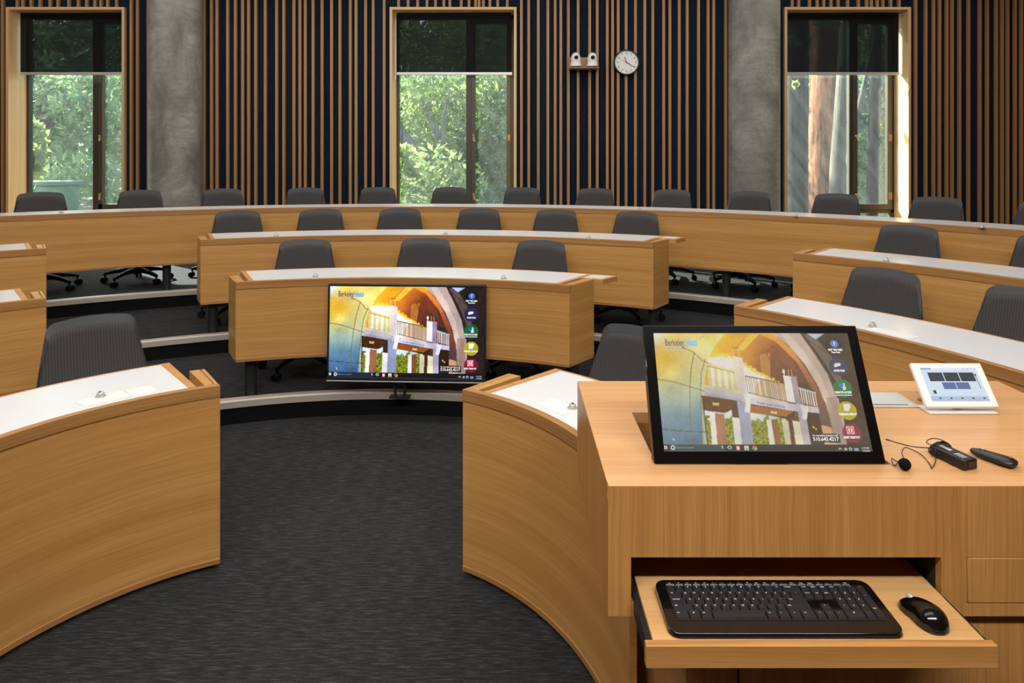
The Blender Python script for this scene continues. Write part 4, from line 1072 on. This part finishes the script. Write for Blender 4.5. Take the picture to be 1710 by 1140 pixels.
# ------------------------------------------------------------------ mouse
ms = onz(1541, 1020, .76); mo = empty('computer_mouse', (ms[0], ms[1], TZ), ang(14), local=True); tag(mo, 'glossy black wireless mouse right of the keyboard on the lectern tray', 'mouse')
def mouse_pt(u_, v_):   # u_ along length -1..1, v_ across -1..1
    L_ = .052; w = (.029+.002*u_*-1)*(max(0, 1-abs(u_)**3.2))**.5*(1-.10*math.exp(-((u_-.15)/.35)**2))
    x = w*math.sin(v_*PI/2); prof = (max(0, 1-abs(u_)**2.6))**.5
    z = (.034-.010*u_-.004*u_*u_)*prof*(max(0, math.cos(v_*PI/2)))**.55
    return (x, u_*L_, .002+z)
m = MB(); NU, NV = 26, 18
G_ = [[mouse_pt(-1+2*i/NU, -1+2*j/NV) for j in range(NV+1)] for i in range(NU+1)]
for i in range(NU):
    for j in range(NV): m.face([G_[i][j], G_[i][j+1], G_[i+1][j+1], G_[i+1][j]])
m.face([G_[i][0] for i in range(NU+1)]+[G_[i][NV] for i in range(NU, -1, -1)])
m.build('mouse_shell', BLACK_GLOSS, mo, angle=80)
m = MB(); p = mouse_pt(.62, 0); m.sphere((0, p[1], p[2]), .009, sc=(.55, 1.0, .6)); m.build('scroll_wheel', SILVER, mo)

# ------------------------------------------------------------------ lapel microphone, transmitter, presenter remote
def zp(px, py, z=ZT+.003): return Vector(onz(px, py, z))
tl, tr, br = Vector(onz(1552, 742, ZT+.024)), Vector(onz(1577, 736, ZT+.024)), Vector(onz(1607, 768, ZT+.024))
mic = empty('lapel_microphone', (zp(1511, 786).x, zp(1511, 786).y, ZT), local=False); tag(mic, 'black lapel microphone with foam ball and wired transmitter on the lectern', 'microphone')
c0 = zp(1511, 785, ZT); m = MB(); m.sphere((c0.x, c0.y, ZT+.0135), .0128, 18, 12); m.build('foam_windscreen', FOAM, mic)
a_ = (br-tl); L_ = Vector((a_.x, a_.y, 0)).length*1.04; dirv = Vector((a_.x, a_.y, 0)).normalized(); side = Vector((-dirv.y, dirv.x, 0))
if side.x < 0: side = -side
wd = .040
Mx = Matrix(((dirv.x, side.x, 0, tl.x), (dirv.y, side.y, 0, tl.y), (0, 0, 1, ZT+.001), (0, 0, 0, 1)))
m = MB(); m.box(0, L_, 0, wd, 0, .023, M=Mx); tx = m.build('transmitter', BLACK, mic, bevel=.003)
m = MB()
text_faces('CH 12', .008, m, Mx @ Matrix.Translation((L_*.32, wd*.5, .0236)), 1, 'CENTER', .0002)
m.v = []; m.f = []; m.uv = []; m.m = []
for q in range(4): m.box(L_*(.62+.07*q), L_*(.655+.07*q), wd*.25, wd*.62, .0231, .0236, M=Mx)
m.box(L_*.12, L_*.45, wd*.38, wd*.62, .0231, .0236, M=Mx)
m.build('transmitter_markings', SILVER, tx, smooth=False)
m = MB(); m.box(L_-.0005, L_+.0012, wd*.3, wd*.75, .004, .019, M=Mx); m.build('battery_latch', BLACK_GLOSS, tx)
def spline(P, n=8):
    P = [Vector(p) for p in P]; out = []
    Q = [P[0]*2-P[1]]+P+[P[-1]*2-P[-2]]
    for i in range(1, len(Q)-2):
        for k in range(n):
            t = k/n; a, b, c, d = Q[i-1], Q[i], Q[i+1], Q[i+2]
            out.append(.5*((2*b)+(c-a)*t+(2*a-5*b+4*c-d)*t*t+(3*b-a-3*c+d)*t**3))
    out.append(P[-1]); return out
head = Mx @ Vector((.002, wd*.3, .014))
m = MB(); tip = zp(1485, 735, ZT+.012)
m.tube(spline([head, zp(1528, 746, ZT+.016), zp(1505, 741, ZT+.014), tip]), .0013, 6); m.build('antenna', BLACK, mic)
m = MB(); dv = (tip-zp(1505, 741, ZT+.014)).normalized(); m.cyl(tip-dv*.001, tip+dv*.008, .0021, n=8); m.build('antenna_tip', BLUE, mic)
m = MB()
cab = [(c0.x, c0.y, ZT+.022), zp(1506, 756, ZT+.020), zp(1511, 747, ZT+.010), zp(1522, 750, ZT+.006), zp(1540, 760, ZT+.003), zp(1553, 775, ZT+.003), zp(1556, 781, ZT+.003), zp(1562, 771, ZT+.004), Mx@Vector((.02, -.004, .006))]
m.tube(spline(cab), .0011, 6)
for q in range(4):
    x_ = .006+q*.0045; r1 = .019+.002*q
    m.tube([Mx @ Vector((x_+.006*math.sin(t*1.3+q), wd*.5+(wd*.5+.004+.001*q)*math.cos(t), .0125+(.0155+.0018*q)*math.sin(t))) for t in [2*PI*i/28 for i in range(29)] if .0125+(.0155+.0018*q)*math.sin(t) > -.0005], .0011, 6)
m.tube(spline([Mx@Vector((0, .008, .020)), Mx@Vector((-.014, .006, .022)), Mx@Vector((-.012, .018, .030)), Mx@Vector((.008, .022, .036)), Mx@Vector((.02, .03, .030)), Mx@Vector((.012, .01, .027)), Mx@Vector((0, .01, .018))]), .0011, 6)
m.build('cable', BLACK, mic)
m = MB(); p = zp(1497, 774, ZT+.004); m.tube(spline([c0+Vector((-.004, .004, .012)), zp(1494, 768, ZT+.010), zp(1489, 766, ZT+.008), zp(1492, 776, ZT+.004), zp(1496, 776, ZT+.003), zp(1502, 768, ZT+.008)]), .0012, 6); m.build('lapel_clip', BLACK, mic)

r0, r1 = zp(1619, 752, ZT+.008), zp(1700, 778, ZT+.008)
d_ = (r1-r0); LR = d_.length; rz = math.atan2(d_.y, d_.x)
rem = empty('presenter_remote', ((r0+r1)/2).to_tuple(), rz, local=True); rem.location.z = ZT; tag(rem, 'slim black presentation remote lying right of the microphone transmitter', 'remote')
m = MB(); NU = 22; NV = 14
def rp(u_, v_):
    w = (.0185+.006*u_)*(max(0, 1-abs(u_)**5))**.5; a = v_*2*PI
    return (u_*LR/2, w*math.cos(a)*(1 if 1 else 0), .0105+(.0095+.001*u_)*(max(0, 1-abs(u_)**5))**.5*math.sin(a))
for i in range(NU):
    for j in range(NV): m.face([rp(-1+2*i/NU, j/NV), rp(-1+2*(i+1)/NU, j/NV), rp(-1+2*(i+1)/NU, (j+1)/NV), rp(-1+2*i/NU, (j+1)/NV)])
m.build('remote_body', BLACK, rem, angle=70)
for u_, s_ in ((.72, .0045), (.25, .003), (-.35, .005), (-.55, .004)):
    m = MB(); m.sphere((u_*LR/2, 0, .0198+.001*u_), s_, sc=(1, 1, .35)); m.build('remote_button', KEYM if u_ < .7 else BLACK_GLOSS, rem)

# ------------------------------------------------------------------ wall clock, cameras
CX, CZ = (1046.5-VX)*8.92/F, HC+(HZ-104)*8.92/F
ck = empty('wall_clock', (CX, 8.945, CZ), local=True); tag(ck, 'round white-faced wall clock with black rim hung on the slats', 'clock')
Mr = Matrix.Rotation(PI/2, 4, 'X')
MB().lathe([(0, 0), (.168, 0), (.170, .02), (.163, .035), (.153, .035), (.150, .022)], 56, Mr).build('clock_rim', BLACK, ck)
MB().lathe([(0, .020), (.1515, .020), (.1515, .019), (0, .019)], 48, Mr).build('clock_face', WHITE_PLASTIC, ck)
m = MB()
for n_ in range(1, 13):
    a = ang(90-30*n_); m.mi = 0; text_faces(str(n_), .033, m, Matrix.Translation((.118*math.cos(a), -.0212, .118*math.sin(a))) @ Mr, .9, 'CENTER', .0006)
for n_ in range(60):
    a = ang(6*n_); l0 = .146; l1 = .139 if n_ % 5 == 0 else .142; w_ = .0012
    c_, s_ = math.cos(a), math.sin(a); m.face([(l0*c_-w_*s_, -.0212, l0*s_+w_*c_), (l0*c_+w_*s_, -.0212, l0*s_-w_*c_), (l1*c_+w_*s_, -.0212, l1*s_-w_*c_), (l1*c_-w_*s_, -.0212, l1*s_+w_*c_)])
m.build('clock_numerals', INK, ck, smooth=False, merge=False)
def hand(name, deg, L_, w_, y_, mat, back=.02):
    m = MB(); M = Matrix.Rotation(ang(deg), 4, 'Y'); m.box(-w_/2, w_/2, y_-.0008, y_+.0008, -back, L_, M=M); m.build(name, mat, ck)
hand('hour_hand', -20, .075, .008, -.024, INK); hand('minute_hand', 122, .122, .006, -.0265, INK); hand('second_hand', 295, .11, .0018, -.029, RED, .03)
MB().cyl((0, -.020, 0), (0, -.031, 0), .006).build('hand_hub', RED, ck)
sx = (975-VX)*8.85/F; sz = HC+(HZ-113.5)*8.85/F
sh = empty('camera_shelf', (sx, 8.88, sz)); tag(sh, 'small oak wall bracket carrying the two white cameras', 'bracket')
m = MB(); m.box(sx-.19, sx+.19, 8.77, 8.95, sz-.014, sz, 'x'); m.build('shelf_board', OAK_TRIM, sh, bevel=.002)
m = MB(); m.box(sx-.19, sx+.15, 8.935, 8.95, sz, sz+.15, 'x'); m.build('shelf_back', OAK_TRIM, sh, bevel=.002)
def make_cam():
    r = empty('ptz_camera', (0, 0, 0), local=True)
    MB().lathe([(0, 0), (.078, 0), (.078, .018), (.0, .018)], 28).build('camera_base', BLACK, r)
    MB().lathe([(.076, .018), (.074, .03), (.066, .075), (.0, .075)], 28).build('camera_collar', WHITE_PLASTIC, r)
    MB().lathe([(.064, .077), (.064, .12), (.058, .152), (.044, .180), (.022, .196), (0, .199)], 28).build('camera_head', WHITE_PLASTIC, r)
    m = MB(); m.cyl((0, -.052, .128), (0, -.072, .128), .027, .025, 20); lens = m.build('camera_lens', MATTE, r)
    return r
cm = make_cam()
cm.location = ((961.5-VX)*8.86/F, 8.853, sz+.001); tag(cm, 'white dome camera on the wall bracket, the left one of the pair', 'camera', 'cameras on the wall bracket')
c2 = copy_tree(cm); c2.location = ((989-VX)*8.86/F, 8.853, sz+.001); tag(c2, 'white dome camera on the wall bracket, next to the wall clock', 'camera', 'cameras on the wall bracket')

# ------------------------------------------------------------------ outside: garden ground, hedge bank and trees
m = MB(); NX = 24
for i in range(NX):
    x0, x1 = -45+i*90/NX, -45+(i+1)*90/NX
    prof = [(9.7, -.3), (16, -.1), (24, .8), (34, 4), (48, 10)]
    for (y0, z0), (y1, z1) in zip(prof[:-1], prof[1:]): m.face([(x0, y0, z0), (x1, y0, z0), (x1, y1, z1), (x0, y1, z1)])
tag(m.build('ground', GROUND), kind='structure')
def leaves(name, centers, n, size, mat, parent=None, seed=0, origin=(0, 0, 0)):
    """centers: list of (x,y,z,rx,ry,rz)"""
    r = np.random.RandomState(seed); C_ = np.array(centers, float)
    vol = (C_[:, 3]*C_[:, 4]*C_[:, 5]); idx = r.choice(len(C_), n, p=vol/vol.sum())
    d = r.normal(size=(n, 3)); d /= np.linalg.norm(d, axis=1)[:, None]; rad = r.rand(n)**.45
    P = C_[idx, :3]+d*rad[:, None]*C_[idx, 3:]-np.array(origin)
    a = r.normal(size=(n, 3)); a /= np.linalg.norm(a, axis=1)[:, None]
    b = np.cross(a, r.normal(size=(n, 3))); b /= np.linalg.norm(b, axis=1)[:, None]
    s = size*(.6+.8*r.rand(n))[:, None]
    V = np.stack([P-a*s, P+b*s*.45, P+a*s, P-b*s*.45], 1).reshape(-1, 3)
    me = bpy.data.meshes.new(name); me.vertices.add(len(V)); me.vertices.foreach_set('co', V.ravel())
    me.loops.add(n*4); me.loops.foreach_set('vertex_index', np.arange(n*4)); me.polygons.add(n)
    me.polygons.foreach_set('loop_start', np.arange(n)*4); me.polygons.foreach_set('loop_total', np.full(n, 4)); me.update()
    me.materials.append(mat); o = bpy.data.objects.new(name, me); COL.objects.link(o)
    if parent: o.parent = parent
    else: o.location = origin
    return o
def tree(label, base, trunk, r0, r1, crowns, nleaf, lsize, lmat, bmat, branches=(), seed=1):
    root = empty('garden_tree', base); tag(root, label, 'tree', 'trees outside the windows')
    m = MB(); m.tube(spline([Vector(p) for p in trunk], 5), r0, 14, r1)
    for br in branches: m.tube(spline([Vector(p) for p in br[0]], 5), br[1], 8, br[1]*.35)
    m.build('trunk', bmat, root)
    if nleaf: leaves('foliage', crowns, nleaf, lsize, lmat, root, seed, base)
    return root
def P(px, py, Y): return aty(px, py, Y)
# left window
b = P(75, 300, 15)
tree('leafy tree seen through the left window', (b[0], 15, 0), [(b[0]-1, 15, -.3), P(60, 260, 15), P(68, 190, 15.3), P(50, 110, 15.6)], .26, .14,
     [(*P(90, 150, 15), 2.0, 1.3, .9), (*P(160, 200, 17), 1.8, 1.5, 1.2), (*P(75, 230, 15), 1.0, 1.0, .8), (*P(110, 300, 14), 1.4, 1, .6), (*P(180, 60, 17), 2.2, 1.4, 1.2)], 5200, .11, LEAF_B, BARK_DARK, seed=3)
b = P(57, 240, 12)
tree('bright sapling at the left edge of the left window', (b[0], 12, 0), [(b[0]-.2, 12, -.2), (b[0]-.3, 12, .8), P(52, 260, 12)], .04, .015, [(*P(58, 230, 12), .18, .2, .35), (*P(57, 275, 12), .15, .2, .4)], 160, .13, LEAF_A, BARK_GREY, seed=4)
# middle window
b = P(735, 340, 16)
tree('leaning grey tree seen through the middle window', (b[0], 16, 0), [(b[0]+.3, 16, -.3), P(732, 320, 16), P(705, 275, 16.2), P(672, 225, 16.4), P(640, 180, 16.6)], .22, .12,
     [(*P(700, 165, 17), 1.3, 1.2, .8), (*P(760, 200, 18), 1.5, 1.2, 1.0), (*P(710, 300, 15), 1.4, 1, .8), (*P(820, 160, 18), 1.3, 1.2, 1.0), (*P(690, 60, 18), 1.8, 1.2, 1.0), (*P(820, 60, 18), 1.6, 1.2, 1)], 6500, .10, LEAF_A, BARK_GREY,
     [([P(732, 230, 16.3), P(715, 190, 16.4), P(700, 160, 16.6)], .09), ([P(740, 235, 16), P(742, 190, 16), P(752, 150, 16)], .06)], seed=5)
b = P(830, 330, 18)
tree('pale feathery tree filling the right pane of the middle window', (b[0], 18.5, 0), [(b[0], 18.5, -.3), (b[0], 18.5, 2), (b[0]+.1, 18.5, 4)], .12, .05,
     [(*P(820, 230, 18.5), 1.2, .8, 1.6), (*P(835, 310, 18), 1.2, .8, .9), (*P(770, 260, 19), 1.4, .8, 1.6)], 4200, .09, LEAF_B, BARK_GREY, seed=6)
b = P(672, 300, 12.5)
tree('sunlit sapling at the left edge of the middle window', (b[0], 12.5, 0), [(b[0]-.1, 12.5, -.2), (b[0]-.1, 12.5, .8), P(672, 270, 12.5)], .03, .012, [(*P(674, 265, 12.5), .16, .2, .30), (*P(690, 285, 12.5), .16, .15, .18)], 130, .10, LEAF_A, BARK_GREY, seed=7)
# right window: two redwoods, a pale leaning trunk
b = P(1328, 340, 15); tree('dark redwood trunk at the left of the right window', (b[0], 15, 0), [(b[0], 15, -.3), (b[0]+.02, 15, 4), (b[0]+.04, 15, 9)], .27, .23, [(b[0], 15.2, 8.6, 1.6, 1.2, 1.2)], 900, .12, LEAF_C, BARK_DARK, seed=8)
b = P(1376, 340, 16.5); tree('thick reddish redwood trunk centred in the right window', (b[0], 16.5, 0), [(b[0]-.05, 16.5, -.3), (b[0]+.02, 16.5, 4), (b[0], 16.5, 10)], .37, .31, [(b[0], 16.6, 9.4, 1.6, 1.2, 1.2)], 900, .12, LEAF_C, BARK_RED, seed=9)
b = P(1404, 340, 13); tree('slim pale trunk leaning right behind the window mullion', (b[0], 13, 0), [(b[0]-.05, 13, -.3), P(1398, 300, 13), P(1405, 190, 13), P(1410, 110, 13), P(1414, 20, 13.2)], .15, .12, [(*P(1430, 10, 13.3), 1.0, .8, .5)], 400, .10, LEAF_B, BARK_PALE, [([P(1404, 330, 13.4), P(1425, 230, 13.5), P(1447, 126, 13.6), P(1462, 60, 13.7)], .10)], seed=10)
b = P(1455, 340, 17); tree('shaded redwood trunk in the right pane of the right window', (b[0], 17, 0), [(b[0], 17, -.3), (b[0]+.1, 17, 4), (b[0]+.15, 17, 9)], .15, .12, [(b[0]-.2, 17.2, 8.4, 1.4, 1.2, 1.2), (*P(1460, 170, 18), .8, .8, 1.0)], 1500, .10, LEAF_C, BARK_DARK, seed=11)
# creeper twig just outside the right window
tw = empty('climbing_twig', (3.8, 9.8, 3.0)); tag(tw, 'leafy twig hanging outside the upper left of the right window', 'twig')
m = MB(); m.tube(spline([P(1310, 62, 9.9), P(1340, 66, 9.9), P(1362, 62, 9.9), P(1382, 52, 9.9)]), .008, 6); m.tube(spline([P(1336, 66, 9.9), P(1328, 80, 9.9), P(1335, 95, 9.9)]), .005, 5); m.tube(spline([P(1350, 66, 9.9), P(1352, 82, 9.9), P(1345, 96, 9.9)]), .005, 5)
m.tube(spline([P(1305, 150, 9.9), P(1325, 140, 9.9), P(1336, 135, 9.9)]), .008, 6)
m.build('twig_stem', LEAF_B, tw)
leaves('twig_leaves', [(*P(1320, 64, 9.9), .05, .03, .04), (*P(1332, 70, 9.9), .04, .03, .05), (*P(1352, 67, 9.9), .05, .03, .03), (*P(1368, 61, 9.9), .04, .03, .04), (*P(1330, 140, 9.9), .07, .03, .05)], 40, .05, LEAF_A, tw, 12, (3.8, 9.8, 3.0))
# hedge banks behind everything (uncountable leaves)
cs = []
r_ = random.Random(5)
for i in range(150):
    Y = r_.uniform(19, 30); X = r_.uniform(-.85, .75)*Y; cs.append((X, Y, r_.uniform(-.3, 6.5)+(Y-20)*.25, r_.uniform(1.2, 2.4), 1.2, r_.uniform(.9, 1.8)))
tag(leaves('hedge_foliage', cs, 36000, .17, LEAF_B, None, 13), 'dense green foliage bank behind the garden trees', 'foliage', None, 'stuff')
cs = []
for i in range(90):
    Y = r_.uniform(26, 36); X = r_.uniform(-.85, .75)*Y; cs.append((X, Y, r_.uniform(2, 9), r_.uniform(2, 3), 1.4, r_.uniform(1.5, 2.2)))
tag(leaves('far_canopy', cs, 22000, .26, LEAF_A, None, 14), 'pale distant tree canopy beyond the garden', 'foliage', None, 'stuff')
# green bin in the garden behind the left window
bx = P(78, 318, 12.6); bn = empty('garden_bin', (bx[0], 12.6, 0)); tag(bn, 'pale green lidded bin outside behind the left window', 'bin')
BIN = plain('green_bin', srgb(70, 112, 86), .5); m = MB(); m.box(bx[0]-.45, bx[0]+.45, 12.35, 12.85, -.2, bx[2]+.10); m.build('bin_body', BIN, bn, bevel=.03)
m = MB(); m.box(bx[0]-.5, bx[0]+.5, 12.3, 12.9, bx[2]+.10, bx[2]+.18); m.build('bin_lid', BIN, bn, bevel=.02)

for o in list(bpy.data.objects):
    if '_local' in o: del o['_local']
